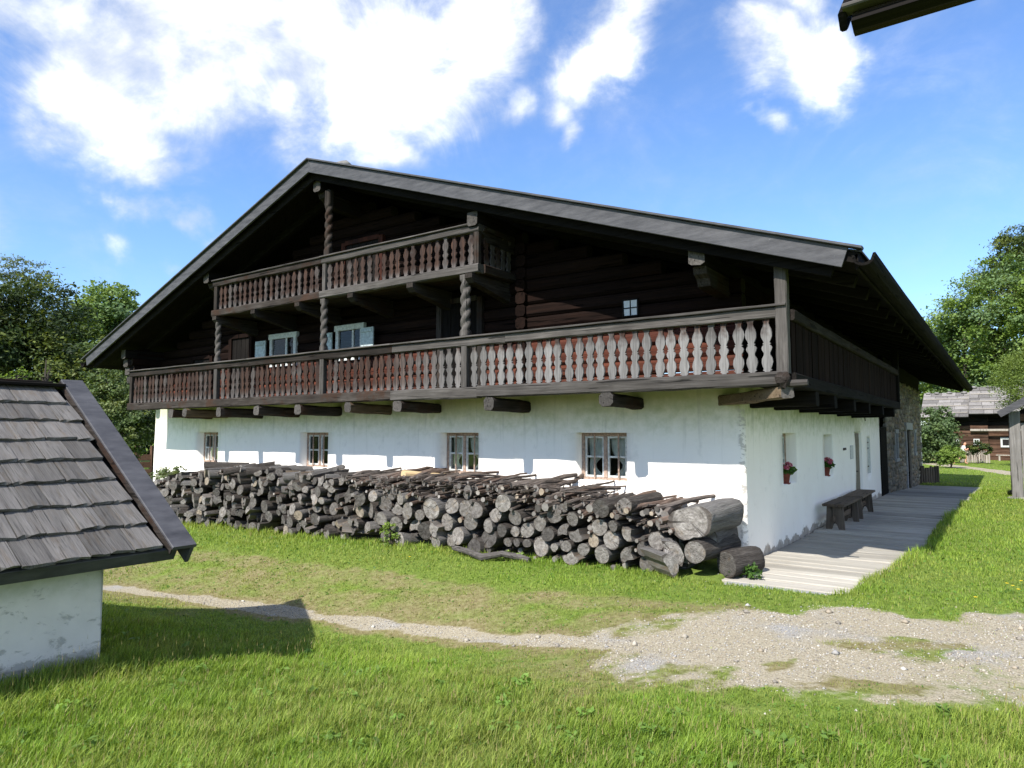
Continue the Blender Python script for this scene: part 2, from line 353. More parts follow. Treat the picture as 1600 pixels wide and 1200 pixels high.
# ------------------------------------------------------------------ mesh helpers
def link(o, parent=None):
    COL.objects.link(o)
    if parent is not None: o.parent = parent
    return o
def tag(o, label=None, cat=None, group=None, kind=None):
    if label: o['label'] = label
    if cat: o['category'] = cat
    if group: o['group'] = group
    if kind: o['kind'] = kind
    return o
def empty(name, loc=(0, 0, 0), rz=0.0, label=None, cat=None, group=None, kind=None):
    o = bpy.data.objects.new(name, None); o.empty_display_size = .2; link(o)
    o.location = loc; o.rotation_euler = (0, 0, rz); return tag(o, label, cat, group, kind)
def obj_from(name, me, parent=None):
    return link(bpy.data.objects.new(name, me), parent)
class MB:
    def __init__(s): s.v = []; s.f = []; s.m = []
    def add(s, vs, fs, mi=0):
        o = len(s.v); s.v.extend([tuple(map(float, q)) for q in vs]); s.f.extend([[i + o for i in f] for f in fs]); s.m.extend([mi] * len(fs)); return s
    def prism(s, prof, p0, ax_u, ax_v, ax_w, length, mi=0, cap=None, nseg=1, jit=0.0):
        """closed 2-D profile (u, v) swept along ax_w"""
        p0, U, V, W = (np.asarray(q, float) for q in (p0, ax_u, ax_v, ax_w)); n = len(prof); vs = []
        for k in range(nseg + 1):
            for (u, v) in prof:
                q = p0 + U * u + V * v + W * (length * k / nseg)
                if jit: q = q + U * random.uniform(-jit, jit) + V * random.uniform(-jit, jit)
                vs.append(q)
        fs = [[k * n + i, k * n + (i + 1) % n, (k + 1) * n + (i + 1) % n, (k + 1) * n + i] for k in range(nseg) for i in range(n)]
        s.add(vs, fs, mi)
        o = len(s.v) - len(vs)
        s.f.append([o + i for i in range(n)][::-1]); s.f.append([o + nseg * n + i for i in range(n)]); s.m.extend([mi if cap is None else cap] * 2)
        return s
    def beam(s, a, b, w, h, up=(0, 0, 1), bev=0.012, mi=0, cap=None, nseg=1, jit=0.0):
        a, b = np.asarray(a, float), np.asarray(b, float); W = b - a; L = np.linalg.norm(W); W /= L
        up = np.asarray(up, float); U = np.cross(W, up); U /= np.linalg.norm(U); V = np.cross(U, W)
        x, y, e = w / 2, h / 2, min(bev, w * .3, h * .3)
        prof = [(-x + e, -y), (x - e, -y), (x, -y + e), (x, y - e), (x - e, y), (-x + e, y), (-x, y - e), (-x, -y + e)]
        return s.prism(prof, a, U, V, W, L, mi, cap, nseg, jit)
    def box(s, lo, hi, bev=0.008, mi=0):
        lo, hi = np.asarray(lo, float), np.asarray(hi, float); d = hi - lo; k = int(np.argmax(d))
        a = (lo + hi) / 2; b = a.copy(); a[k] = lo[k]; b[k] = hi[k]
        if k == 2: return s.beam(a, b, d[0], d[1], (0, 1, 0), bev, mi)
        if k == 0: return s.beam(a, b, d[1], d[2], (0, 0, 1), bev, mi)
        return s.beam(a, b, d[0], d[2], (0, 0, 1), bev, mi)
    def tube(s, pts, rad, n=8, mi=0, cap=None, wob=0.0):
        pts = [np.asarray(p, float) for p in pts]; vs = []; K = len(pts)
        ref = np.array([0, 0, 1.0]); d0 = pts[-1] - pts[0]
        if abs(d0[2]) > .8 * np.linalg.norm(d0): ref = np.array([1.0, 0, 0])
        for k, p in enumerate(pts):
            t = pts[min(k + 1, K - 1)] - pts[max(k - 1, 0)]; t = t / np.linalg.norm(t)
            U = np.cross(t, ref); U /= np.linalg.norm(U); V = np.cross(U, t); r = rad[k] if hasattr(rad, '__len__') else rad
            for i in range(n):
                a = 2 * math.pi * i / n; q = r * (1 + random.uniform(-wob, wob)); vs.append(p + U * math.cos(a) * q + V * math.sin(a) * q)
        fs = [[k * n + i, k * n + (i + 1) % n, (k + 1) * n + (i + 1) % n, (k + 1) * n + i] for k in range(K - 1) for i in range(n)]
        o = len(s.v); s.add(vs, fs, mi)
        s.f.append([o + i for i in range(n)][::-1]); s.f.append([o + (K - 1) * n + i for i in range(n)]); s.m.extend([mi if cap is None else cap] * 2)
        return s
    def mesh(s, name, mats, smooth=False):
        me = bpy.data.meshes.new(name); me.from_pydata(s.v, [], s.f); me.update()
        for m in (mats if isinstance(mats, (list, tuple)) else [mats]): me.materials.append(m)
        me.polygons.foreach_set('material_index', s.m)
        if smooth: me.polygons.foreach_set('use_smooth', [True] * len(me.polygons))
        fix_normals(me); return me
    def build(s, name, mats, parent=None, smooth=False):
        return obj_from(name, s.mesh(name, mats, smooth), parent)
import bmesh
def fix_normals(me):
    bm = bmesh.new(); bm.from_mesh(me); bmesh.ops.recalc_face_normals(bm, faces=bm.faces); bm.to_mesh(me); bm.free()
def np_mesh(name, V, polys, mats, col=None, attr='col', smooth=False, mi=None):
    """polys: list of int arrays (n, k)"""
    me = bpy.data.meshes.new(name); V = np.asarray(V, np.float32)
    me.vertices.add(len(V)); me.vertices.foreach_set('co', V.ravel())
    loops = np.concatenate([p.ravel() for p in polys]).astype(np.int32); tot = np.concatenate([np.full(len(p), p.shape[1], np.int32) for p in polys])
    start = np.concatenate([[0], np.cumsum(tot)[:-1]]).astype(np.int32)
    me.loops.add(len(loops)); me.loops.foreach_set('vertex_index', loops)
    me.polygons.add(len(tot)); me.polygons.foreach_set('loop_start', start); me.polygons.foreach_set('loop_total', tot)
    for m in (mats if isinstance(mats, (list, tuple)) else [mats]): me.materials.append(m)
    if mi is not None: me.polygons.foreach_set('material_index', np.asarray(mi, np.int32))
    if smooth: me.polygons.foreach_set('use_smooth', np.ones(len(tot), bool))
    if col is not None:
        a = me.attributes.new(attr, 'FLOAT_COLOR', 'POINT'); c = np.ones((len(V), 4), np.float32); c[:, :3] = col; a.data.foreach_set('color', c.ravel())
    me.update(calc_edges=True); me.validate(); return me
_lat = np.random.default_rng(11).random((4, 257, 257))
def vnoise(x, y, sc=1.0, k=0):
    x = np.asarray(x) * sc + 1000.37; y = np.asarray(y) * sc + 1000.73
    xi = np.floor(x).astype(int); yi = np.floor(y).astype(int); fx = x - xi; fy = y - yi
    fx = fx * fx * (3 - 2 * fx); fy = fy * fy * (3 - 2 * fy); L = _lat[k % 4]
    g = lambda a, b: L[a % 257, b % 257]
    return (g(xi, yi) * (1 - fx) + g(xi + 1, yi) * fx) * (1 - fy) + (g(xi, yi + 1) * (1 - fx) + g(xi + 1, yi + 1) * fx) * fy
def sstep(a, b, x):
    t = np.clip((np.asarray(x, float) - a) / (b - a), 0, 1); return t * t * (3 - 2 * t)
def dup(o, parent=None, **kw):
    c = o.copy(); link(c, parent)
    for ch in o.children:
        d = dup(ch, c)
    return c

# ------------------------------------------------------------------ ground
def deck_edge(y):
    y = np.asarray(y, float)
    e = np.interp(y, [-1.5, -1.2, .6, 2.5, 4.8, 10, 19, 22], [1.25, 1.32, 1.52, 1.78, 1.62, 1.9, 2.05, 2.1])
    return e + .10 * (vnoise(y, 3.3, 1.3) - .5) * 2
def gz(x, y):
    x = np.asarray(x, float); y = np.asarray(y, float)
    z = .03 + .022 * np.clip(x, -14, 0)
    z = z - .40 * np.exp(-((y + 4.2) / 1.5) ** 2) * sstep(1.2, -2.4, x)
    z = z - .05 * sstep(-2, -5, y) * sstep(3, 0, x)
    z = z - .30 * sstep(11, 23, y)
    z = z + .035 * (vnoise(x, y, .55) - .5) + .02 * (vnoise(x, y, 1.9, 1) - .5)
    under = np.where(y > .06, sstep(-.3, -.1, x), sstep(.02, .12, x)) * sstep(0.0, .10, deck_edge(y) - x + .04) * sstep(-1.5, -1.3, y) * sstep(21.8, 21.4, y)
    z = z - .17 * under
    z = z - .1 * sstep(-.1, -.4, x) * sstep(.05, .4, y) * sstep(24, 23.5, y)
    return z
def gpx(pts, z=-.1):
    out = []
    for px, py in pts:
        zz = z
        for _ in range(12): q = hit(px, py, 2, zz); zz = .5 * zz + .5 * float(gz(q[0], q[1]))
        out.append(q[:2])
    return np.array(out)
RUT1 = gpx([(20, 900), (100, 911), (165, 918), (300, 935), (440, 955), (560, 972), (700, 987), (830, 1000), (980, 1010)], -.27)
RUT2 = gpx([(200, 850), (330, 868), (600, 905), (800, 930), (1000, 945), (1150, 952)], -.1)
GRAVEL = gpx([(900, 1000), (1000, 978), (1060, 965), (1200, 950), (1380, 952), (1420, 965), (1500, 963), (1700, 975), (1700, 1070), (1500, 1082), (1410, 1088), (1370, 1104), (1300, 1113), (1230, 1105), (1160, 1085), (1060, 1070), (980, 1040)], -.03)
ISLE1 = gpx([(1178, 1040), (1230, 1030), (1250, 1055), (1330, 1055), (1400, 1072), (1330, 1084), (1240, 1080), (1190, 1062)], -.03)
ISLE2 = gpx([(1285, 1006), (1330, 1000), (1480, 1001), (1560, 1003), (1560, 1014), (1400, 1020), (1300, 1022)], -.03)
ISLE3 = gpx([(1430, 1030), (1700, 1020), (1700, 1070), (1480, 1082), (1400, 1070)], -.03)
DRY = gpx([(100, 880), (330, 872), (700, 918), (1000, 946), (1250, 945), (1450, 960), (1500, 1090), (1380, 1105), (1150, 1110), (1080, 1098), (900, 1085), (760, 1030), (600, 990), (480, 975), (300, 958), (100, 930)], -.08)
FARPATH = np.array([hit(x, y, 2, -.27)[:2] for x, y in [(1400, 718), (1440, 722), (1480, 727), (1540, 734), (1600, 743), (1700, 757)]])
def dist_poly(x, y, poly, closed=False):
    d = np.full(np.shape(x), 1e9); n = len(poly)
    for i in range(n if closed else n - 1):
        a, b = poly[i], poly[(i + 1) % n]; ab = b - a
        t = np.clip(((x - a[0]) * ab[0] + (y - a[1]) * ab[1]) / (ab @ ab), 0, 1)
        d = np.minimum(d, np.hypot(x - a[0] - t * ab[0], y - a[1] - t * ab[1]))
    return d
def inside(x, y, poly):
    c = np.zeros(np.shape(x), bool); n = len(poly)
    for i in range(n):
        (x0, y0), (x1, y1) = poly[i], poly[(i + 1) % n]
        k = ((y0 > y) != (y1 > y)) & (x < (x1 - x0) * (y - y0) / (y1 - y0 + 1e-12) + x0); c ^= k
    return c
def sdf(x, y, poly):
    d = dist_poly(x, y, poly, True); return np.where(inside(x, y, poly), d, -d)
def masks(x, y):
    j = (vnoise(x, y, 1.7) - .5) * .5 + (vnoise(x, y, 5.1, 1) - .5) * .32 + (vnoise(x, y, 13.0, 2) - .5) * .2
    g = .92 * sstep(-.32, .45, sdf(x, y, GRAVEL) + .04 + j * 1.2) * (.62 + .38 * sstep(-.8, 1.3, x))
    for isle, w in ((ISLE1, .95), (ISLE2, .6), (ISLE3, .35)): g = g * (1 - w * sstep(-.14, .20, sdf(x, y, isle) + j * .7))
    r1 = sstep(.20, .05, dist_poly(x, y, RUT1) + j * .22)
    g = np.maximum(g, .9 * r1)
    g = np.maximum(g, sstep(.75, .55, dist_poly(x, y, FARPATH) + j * .2))
    d = .60 * sstep(-.45, .45, sdf(x, y, DRY) + j * 1.3)
    d = np.maximum(d, .85 * sstep(.45, .1, dist_poly(x, y, RUT1) + j * .4)); d = np.maximum(d, .62 * sstep(.4, .08, dist_poly(x, y, RUT2) + j * .4))
    for isle in (ISLE1, ISLE2): d = np.maximum(d, .75 * sstep(-.1, .1, sdf(x, y, isle)))
    return g, d
def lines(lo, hi, step, far, grow=1.25):
    a = list(np.arange(lo, hi + 1e-6, step)); s = step
    up, dn = [], []
    q = hi
    while q < far: s *= grow; q += s; up.append(q)
    s = step; q = lo
    while q > -far: s *= grow; q -= s; dn.append(q)
    return np.array(dn[::-1] + a + up)
gx = lines(-17.0, 5.0, .085, 420); gy = lines(-8.5, 9.0, .085, 420); gy = np.concatenate([gy[gy <= 9.01], np.arange(9.3, 46, .3), gy[gy > 46.5]])
X, Y = np.meshgrid(gx, gy, indexing='ij'); Z = gz(X, Y)
mg, md = masks(X.ravel(), Y.ravel())
nx, ny = len(gx), len(gy); idx = np.arange(nx * ny).reshape(nx, ny)
quads = np.stack([idx[:-1, :-1], idx[1:, :-1], idx[1:, 1:], idx[:-1, 1:]], -1).reshape(-1, 4)
ground = obj_from('ground', np_mesh('ground', np.stack([X, Y, Z], -1).reshape(-1, 3), [quads], M['ground'], np.stack([mg, md, 0 * mg], 1), 'mask', True))
tag(ground, 'grassy ground with a gravel track in front of the house', kind='structure')

# ------------------------------------------------------------------ farmhouse
farm = empty('farmhouse', (0, 0, 0), 0, 'large old farmhouse with white plastered ground floor, dark log storey and carved balconies', 'farmhouse')
XL, XR, YB = -14.98, 0.0, 12.6
RX, RZ = -7.52, 6.71                    # ridge
ER, EL = (1.60, 3.62), (-16.28, 3.54)   # eaves (x, z of the roof's upper face)
SR = (RZ - ER[1]) / (ER[0] - RX); SL = (RZ - EL[1]) / (RX - EL[0])
YF, YE = -1.15, 25.9                    # front verge and far end of the roof
def roof_z(x): return RZ - (SR * (x - RX) if x > RX else SL * (RX - x))

def wall_panel(mb, P3, u0, u1, z0, z1, holes, depth=.24, step=.3, disp=.012, mi=0, splay=.03):
    us = sorted({round(q, 4) for q in list(np.linspace(u0, u1, max(2, int((u1 - u0) / step) + 1))) + [h[k] for h in holes for k in (0, 1)]})
    zs = sorted({round(q, 4) for q in list(np.linspace(z0, z1, max(2, int((z1 - z0) / step) + 1))) + [h[k] for h in holes for k in (2, 3)]})
    vid = {}; vs = []; fs = []
    def vert(u, z, d=None, key=None):
        k = key or (u, z)
        if k not in vid:
            dd = disp * 2 * (float(vnoise(u, z, 1.1)) - .5) + disp * (float(vnoise(u, z, 3.0, 1)) - .5) if d is None else d
            vid[k] = len(vs); vs.append(P3(u, z, dd))
        return vid[k]
    def in_hole(u, z): return any(h[0] < u < h[1] and h[2] < z < h[3] for h in holes)
    for a, b in zip(us[:-1], us[1:]):
        for c, d in zip(zs[:-1], zs[1:]):
            if not in_hole((a + b) / 2, (c + d) / 2): fs.append([vert(a, c), vert(b, c), vert(b, d), vert(a, d)])
    for hi_, h in enumerate(holes):
        cu, cz = (h[0] + h[1]) / 2, (h[2] + h[3]) / 2
        hu = [q for q in us if h[0] - 1e-6 <= q <= h[1] + 1e-6]; hz = [q for q in zs if h[2] - 1e-6 <= q <= h[3] + 1e-6]
        ring = [(q, h[2]) for q in hu] + [(h[1], q) for q in hz[1:]] + [(q, h[3]) for q in hu[::-1][1:]] + [(h[0], q) for q in hz[::-1][1:-1]]
        for p, q in zip(ring, ring[1:] + ring[:1]):
            def inner(r):
                su = 1 - 2 * splay / (h[1] - h[0]); return vert(cu + (r[0] - cu) * su, cz + (r[1] - cz) * .985, -depth, ('in', hi_, r))
            fs.append([vert(*p), vert(*q), inner(q), inner(p)])
    mb.add(vs, fs, mi)
FW = [(-12.99, -12.13, 1.0, 1.71), (-9.14, -8.27, .995, 1.705), (-5.30, -4.44, .99, 1.70), (-2.56, -1.70, .985, 1.70)]
SW = [(1.89, 2.73, .90, 1.69), (4.93, 5.67, .87, 1.66)]
SD = (8.2, 9.05, -.02, 1.72); SN = (9.87, 10.47, .68, 1.58)
C = .055
wb = MB()
wall_panel(wb, lambda u, z, d: (u, -d if u < XR - C - 1e-4 else 0.0, z), XL, XR - C, -.55, 2.335, FW, .26)
wall_panel(wb, lambda u, z, d: (d if u > C + 1e-4 else 0.0, u, z), C, 12.05, -.45, 2.335, SW + [SD, SN], .24)
zz = np.linspace(-.55, 2.335, 60); cv = []; cf = []
for k, z in enumerate(zz):
    b1 = .05 * max(0, float(vnoise(z, 9.1, 4)) * .6 + float(vnoise(z, 2.2, 13, 1)) * .4 - .42)
    cv += [(XR - C, 0.0, z), (XR - .012 - b1, .012 + b1, z), (0.0, C, z)]
    if k: cf += [[3 * k - 3, 3 * k - 2, 3 * k + 1, 3 * k], [3 * k - 2, 3 * k - 1, 3 * k + 2, 3 * k + 1]]
wb.add(cv, cf)
wall = wb.build('wall', M['plaster'], farm, True); tag(wall, 'whitewashed ground floor wall, green with algae under the balcony')
lb = MB(); lb.box((XL - .02, .02, -.55), (XL + .25, 23.5, 2.4)); lb.box((XL, 23.4, -.55), (0, 23.7, 3.4)); lb.build('rear_wall', M['plaster'], farm)
fb = MB(); fb.box((XL + .3, .45, 2.28), (-.3, 23.3, 2.34)); fb.box((XL + .3, .30, .02), (-.3, 23.3, .10)); fb.box((XL + .3, 2.6, -.42), (-.55, 2.7, 2.28)); fb.box((-2.4, 2.72, -.42), (-2.3, 23, 2.28))
fb.build('inner_floor', M['dark'], farm)

def box_obj(name, lo, hi, mat, parent, bev=.006):
    return MB().box(lo, hi, bev).build(name, mat, parent)
def make_window(w, h, loc, rot, curtains, bars, mat='frame', fdep=.15):
    """opening w x h, local x along the wall, +y into the wall"""
    y0, y1 = fdep, fdep + .07; t = .055
    f = MB(); i = .022
    f.box((i, y0, -.01), (i + t, y1, h + .0)); f.box((w - i - t, y0, -.01), (w - i, y1, h)); f.box((i + t, y0, h - t), (w - i - t, y1, h)); f.box((i + t, y0, -.012), (w - i - t, y1, t - .012))
    win = f.build('window', M[mat], farm); win.location = loc; win.rotation_euler = (0, 0, rot)
    m = w / 2; box_obj('mullion', (m - .03, y0 - .004, t - .012), (m + .03, y1 - .01, h - t), M[mat], win)
    for k, (a, b) in enumerate(((i + t, m - .03), (m + .03, w - i - t))):
        c = MB(); s = .03; z0, z1 = t - .012, h - t; zm = (z0 + z1) / 2
        c.box((a, y0 + .012, z0), (a + s, y1 - .015, z1), .003); c.box((b - s, y0 + .012, z0), (b, y1 - .015, z1), .003)
        for q in (z0, zm - s / 2, z1 - s): c.box((a + s, y0 + .014, q), (b - s, y1 - .017, q + s), .003)
        sash = c.build('sash', M['frame_white'] if mat == 'frame' else M[mat], win)
        for (q0, q1) in ((z0 + s, zm - s / 2), (zm + s / 2, z1 - s)):
            MB().add([(a + s, y0 + .035, q0), (b - s, y0 + .035, q0), (b - s, y0 + .035, q1), (a + s, y0 + .035, q1)], [[0, 1, 2, 3]]).build('pane', M['glass'], win)
    if bars:
        for q in bars: box_obj('bar', (q * w - .012, y0 - .035, -.004), (q * w + .012, y0 - .011, h - .012), M['frame'], win)
    if curtains:
        for k in (0, 1):
            n = 14; rows = 12; V = []; Fq = []
            for r in range(rows + 1):
                zf = 1 - r / rows; tie = math.exp(-((zf - .30) / .22) ** 2)
                width = (.40 - .26 * tie) * w * .5 * 1.9
                for q in range(n + 1):
                    u = q / n; xx = i + t + .02 + u * width * .9
                    if k: xx = w - xx
                    V.append((xx, y1 + .04 + .014 * math.sin(u * 19 + r * .25), .03 + zf * (h - .1)))
                    if r and q: b0 = r * (n + 1) + q; Fq.append([b0, b0 - 1, b0 - n - 2, b0 - n - 1])
            MB().add(V, Fq).build('curtain', M['curtain'], win, True)
    return win
for k, (a, b, c, d) in enumerate(FW):
    make_window(b - a, d - c, (a, 0, c), 0, k >= 2, {0: (.38, .66), 1: (.3, .68), 2: (.3, .78), 3: (.30, .77)}[k])
    s = MB().box((a - .02, -.012, c - .045), (b + .02, .20, c - .012), .01).build('window_sill', M['plaster'], farm)
for (a, b, c, d) in SW: make_window(b - a, d - c, (0, a, c), math.pi / 2, True, None)
# house door, narrow window, plaques on the side wall
dr = MB()
for k in range(4):
    a = SD[0] + .03 + k * .1975; dr.box((-.085, a, .02), (-.04, a + .19, SD[3] - .03), .006)
door = dr.build('door', M['door'], farm); tag(door, 'grey brown plank door in the white side wall')
MB().tube([(-.045, SD[0] + .12, .82), (.01, SD[0] + .12, .82), (.01, SD[0] + .22, .82)], .014, 8).build('handle', M['iron'], door)
box_obj('threshold', (-.24, SD[0] + .02, -.05), (.03, SD[1] - .02, .015), M['concrete'], farm)
nw = MB().box((-.06, SN[0] + .015, SN[2] + .01), (-.012, SN[1] - .015, SN[3] - .01), .01).build('shutter_board', M['frame_white'], farm)
for q in (.85, 1.30, 1.44): box_obj('hinge', (-.012, SN[0] + .05, q), (.003, SN[0] + .25, q + .03), M['iron'], nw)
box_obj('wall_plaque', (.006, 7.55, 1.12), (.026, 7.85, 1.42), M['plaque_sky_pane'], farm)
box_obj('name_plate', (.006, 6.75, 1.33), (.03, 6.98, 1.38), M['iron'], farm)
MB().tube([(0, 9.3, 2.1), (.06, 9.3, 2.08), (.07, 9.3, 1.98)], .012, 6).build('hook', M['iron'], farm)
# dark barn door between plaster and rubble
bd = MB()
for k in range(6): bd.box((-.02, 12.1 + k * .19, -.02), (.03, 12.1 + k * .19 + .182, 1.86), .006)
tag(bd.build('barn_door', M['roofwood_z'], farm), 'black plank barn door between plaster and rubble wall')
box_obj('door_step', (-.2, 12.05, -.3), (.16, 13.25, -.025), M['concrete'], farm)
# rubble stone rear part
S0, S1 = 13.25, 23.45
core = MB()
holes = [(15.0, 15.75, .90, 1.68), (17.95, 19.7, -.3, 1.80), (20.6, 21.2, .95, 1.70)]
wall_panel(core, lambda u, z, d: (.0 + d * .2, u, z), S0, S1, -.6, 3.3, holes, .3)
stw = core.build('stone_wall', M['rubble_gap'], farm)
V = []; Fc = []; Cc = []
z = -.5
while z < 3.25:
    hgt = random.uniform(.11, .2); y = S0
    while y < S1:
        wd = random.uniform(.12, .46); yc, zc = y + wd / 2, z + hgt / 2 + random.uniform(-.05, .05); hs = hgt * random.uniform(.65, 1.25)
        if not any(h[0] - wd * .5 < yc < h[1] + wd * .5 and h[2] - hgt * .5 < zc < h[3] + hgt * .5 for h in holes) and y + wd < S1 + .1:
            o = len(V); dx = random.uniform(.02, .055)
            for sx, ins in ((-.05, 0), (dx, .22)):
                for (sy, sz) in ((-1, -1), (1, -1), (1, 1), (-1, 1)):
                    k = .5 * (1 - ins * random.uniform(.4, 1)) ; V.append((sx + random.uniform(-.01, .01), yc + sy * (wd - .02) * k + random.uniform(-.025, .025), zc + sz * (hs - .018) * k + random.uniform(-.022, .022)))
            Fc += [[o + 4, o + 5, o + 6, o + 7]] + [[o + i, o + (i + 1) % 4, o + 4 + (i + 1) % 4, o + 4 + i] for i in range(4)]
            c = np.array(random.choice([(.24, .205, .155), (.19, .165, .13), (.30, .27, .215), (.16, .145, .12), (.26, .2, .14)])) * random.uniform(.8, 1.15); Cc += [c] * 8
        y += wd
    z += hgt
tag(obj_from('wall_stones', np_mesh('wall_stones', np.array(V), [np.array(Fc)], M['rubble'], np.array(Cc)), farm), kind='stuff')
sd = MB()
for k in range(8): sd.box((-.24, 18.0 + k * .208, -.28), (-.19, 18.0 + k * .208 + .2, 1.76), .006)
sd.build('stable_door', M['roofwood_z'], farm)
for (a, b, c, d) in (holes[0], holes[2]):
    f = MB(); f.box((-.1, a, c - .1), (.07, b, c)); f.box((-.1, a, d), (.07, b, d + .12)); f.box((-.1, a, c), (.05, a + .1, d)); f.box((-.1, b - .1, c), (.05, b, d))
    f.build('stone_window_frame', M['concrete'], farm); box_obj('shutter_board', (-.12, a + .1, c), (-.08, b - .1, d), M['roofwood_z'], farm)
f = MB(); f.box((-.1, 17.85, 1.80), (.075, 19.8, 2.05)); f.box((-.1, 17.80, -.35), (.07, 17.95, 1.80)); f.build('stone_door_frame', M['concrete'], farm)
gb = MB().box((-.05, 13.25, 3.25), (.0, 23.4, 3.9)).build('board_gable', M['roofwood_y'], farm)

# log storey
LH = .205
def log_profile(h, t):
    e = .035; return [(-t / 2 + e, -h / 2), (t / 2 - e, -h / 2), (t / 2, -h / 2 + e * 1.2), (t / 2, h / 2 - e * 1.2), (t / 2 - e, h / 2), (-t / 2 + e, h / 2), (-t / 2, h / 2 - e * 1.2), (-t / 2, -h / 2 + e * 1.2)]
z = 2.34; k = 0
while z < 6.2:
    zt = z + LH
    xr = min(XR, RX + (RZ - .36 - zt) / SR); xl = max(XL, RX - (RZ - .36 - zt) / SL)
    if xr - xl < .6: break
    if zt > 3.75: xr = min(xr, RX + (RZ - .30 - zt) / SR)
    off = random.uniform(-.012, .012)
    MB().prism(log_profile(LH - .012, .2), (xl, .10 + off, z + LH / 2), (0, 1, 0), (0, 0, 1), (1, 0, 0), xr - xl, 0, 1, 12, .005).build('log', [M['log_x'] if z < 3.35 else M['soot_x'], M['dusk_x']], farm)  # lower logs red brown; gable logs carry the roof's shade in their colour
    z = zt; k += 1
z = 2.34 + LH / 2
for k in range(7):
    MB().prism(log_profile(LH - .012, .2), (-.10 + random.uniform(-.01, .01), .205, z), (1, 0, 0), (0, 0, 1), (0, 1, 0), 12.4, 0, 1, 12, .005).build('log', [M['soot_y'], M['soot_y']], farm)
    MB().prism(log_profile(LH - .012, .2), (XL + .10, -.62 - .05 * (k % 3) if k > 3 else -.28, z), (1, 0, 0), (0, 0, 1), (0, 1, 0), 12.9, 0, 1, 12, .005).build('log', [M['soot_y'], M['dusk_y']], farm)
    z += LH
for (xc, zlo, n) in ((-3.55, 2.45, 12),):        # cross walls: log ends that stand proud of the front
    for k in range(n):
        L = random.uniform(.03, .07)
        MB().prism(log_profile(LH - .02, .19), (xc + random.uniform(-.01, .01), -L, zlo + k * LH), (1, 0, 0), (0, 0, 1), (0, 1, 0), L + .05, 0).build('log_end', M['soot_y'], farm)

# roof
for nm, (ex, ez), s in (('right', ER, 1), ('left', EL, -1)):
    prof = [(RX, RZ), (ex, ez), (ex - s * .03, ez - .11), (RX, RZ - .12)]
    r = MB().prism(prof, (0, YF, 0), (1, 0, 0), (0, 0, 1), (0, 1, 0), YE - YF, 0).build('roof_slope', M['roofwood_x'], farm)
    d = np.array([ex - RX, 0, ez - RZ]); L = np.linalg.norm(d); d /= L; nrm = np.array([-d[2] * s, 0, d[0] * s])
    # shingle courses laid on the slope
    nrow = 22
    for k in range(nrow):
        a = L * k / nrow; q0 = np.array([RX, 0, RZ]) + d * (a - .05) + nrm * .004; 
        MB().prism([(0, 0), (L / nrow + .07, .012), (L / nrow + .07, .034), (0, .014)], (q0[0], YF + .05, q0[2]), d, nrm, (0, 1, 0), YE - YF - .05, 0, None, 24, .004).build('shingle_course', M['shingle'], r)
    top = np.array([RX, YF - .035, RZ + .025]); end = np.array([ex, YF - .035, ez + .025])
    o = MB().beam(top - nrm * .108 - d * (.0), end - nrm * .108 - d * .10, .215, .036, (0, 1, 0), .004, 0, None, 10, .002).build('barge_board', M['tar'], farm)
    MB().beam(top + nrm * .022 + d * .0, end + nrm * .022 + d * .03, .032, .16, tuple(nrm), .005, 0, None, 6, .002).build('verge_cap', M['dusk_x'], farm) if False else MB().beam(top + nrm * .02, end + nrm * .02 + d * .04, .13, .03, tuple(nrm), .005).build('verge_cap', M['tar'], farm)
    MB().beam(np.array([RX, YF + .10, RZ - .12]) - nrm * .10, np.array([ex, YF + .10, ez - .12]) - nrm * .10 - d * .25, .05, .17, tuple(nrm), .006, 0, None, 10, .004).build('verge_rafter', M['roofwood_x'], farm)
    ys = np.arange(-.30, 25.5, .92)
    for y in ys:
        MB().beam(np.array([RX, y, RZ - .12]) - nrm * .075, np.array([ex, y, ez - .12]) - nrm * .075 - d * .15, .13, .145, tuple(nrm), .012).build('rafter', M['roofwood_x'], farm)
    if s > 0: MB().beam(np.array([ex - .02, YF, ez - .10]), np.array([ex - .02, YE, ez - .10]), .03, .16, (0, 0, 1), .004).build('eave_board', M['roofwood_y'], farm)
gut = []
for a in np.linspace(math.pi * 1.0, math.pi * 2.0, 9): gut.append((.115 * math.cos(a), .115 * math.sin(a) * 1.1))
inner = [(p[0] * .76, p[1] * .76) for p in gut][::-1]
MB().prism(gut + inner, (ER[0] + .06, YF - .10, ER[1] - .045), (1, 0, 0), (0, 0, 1), (0, 1, 0), YE - YF + .1, 0, None, 30, .004).build('gutter', M['roofwood_y'], farm)
MB().prism(gut + inner, (EL[0] - .06, YF - .06, EL[1] - .05), (1, 0, 0), (0, 0, 1), (0, 1, 0), YE - YF + .1, 0, None, 30, .004).build('gutter', M['roofwood_y'], farm)
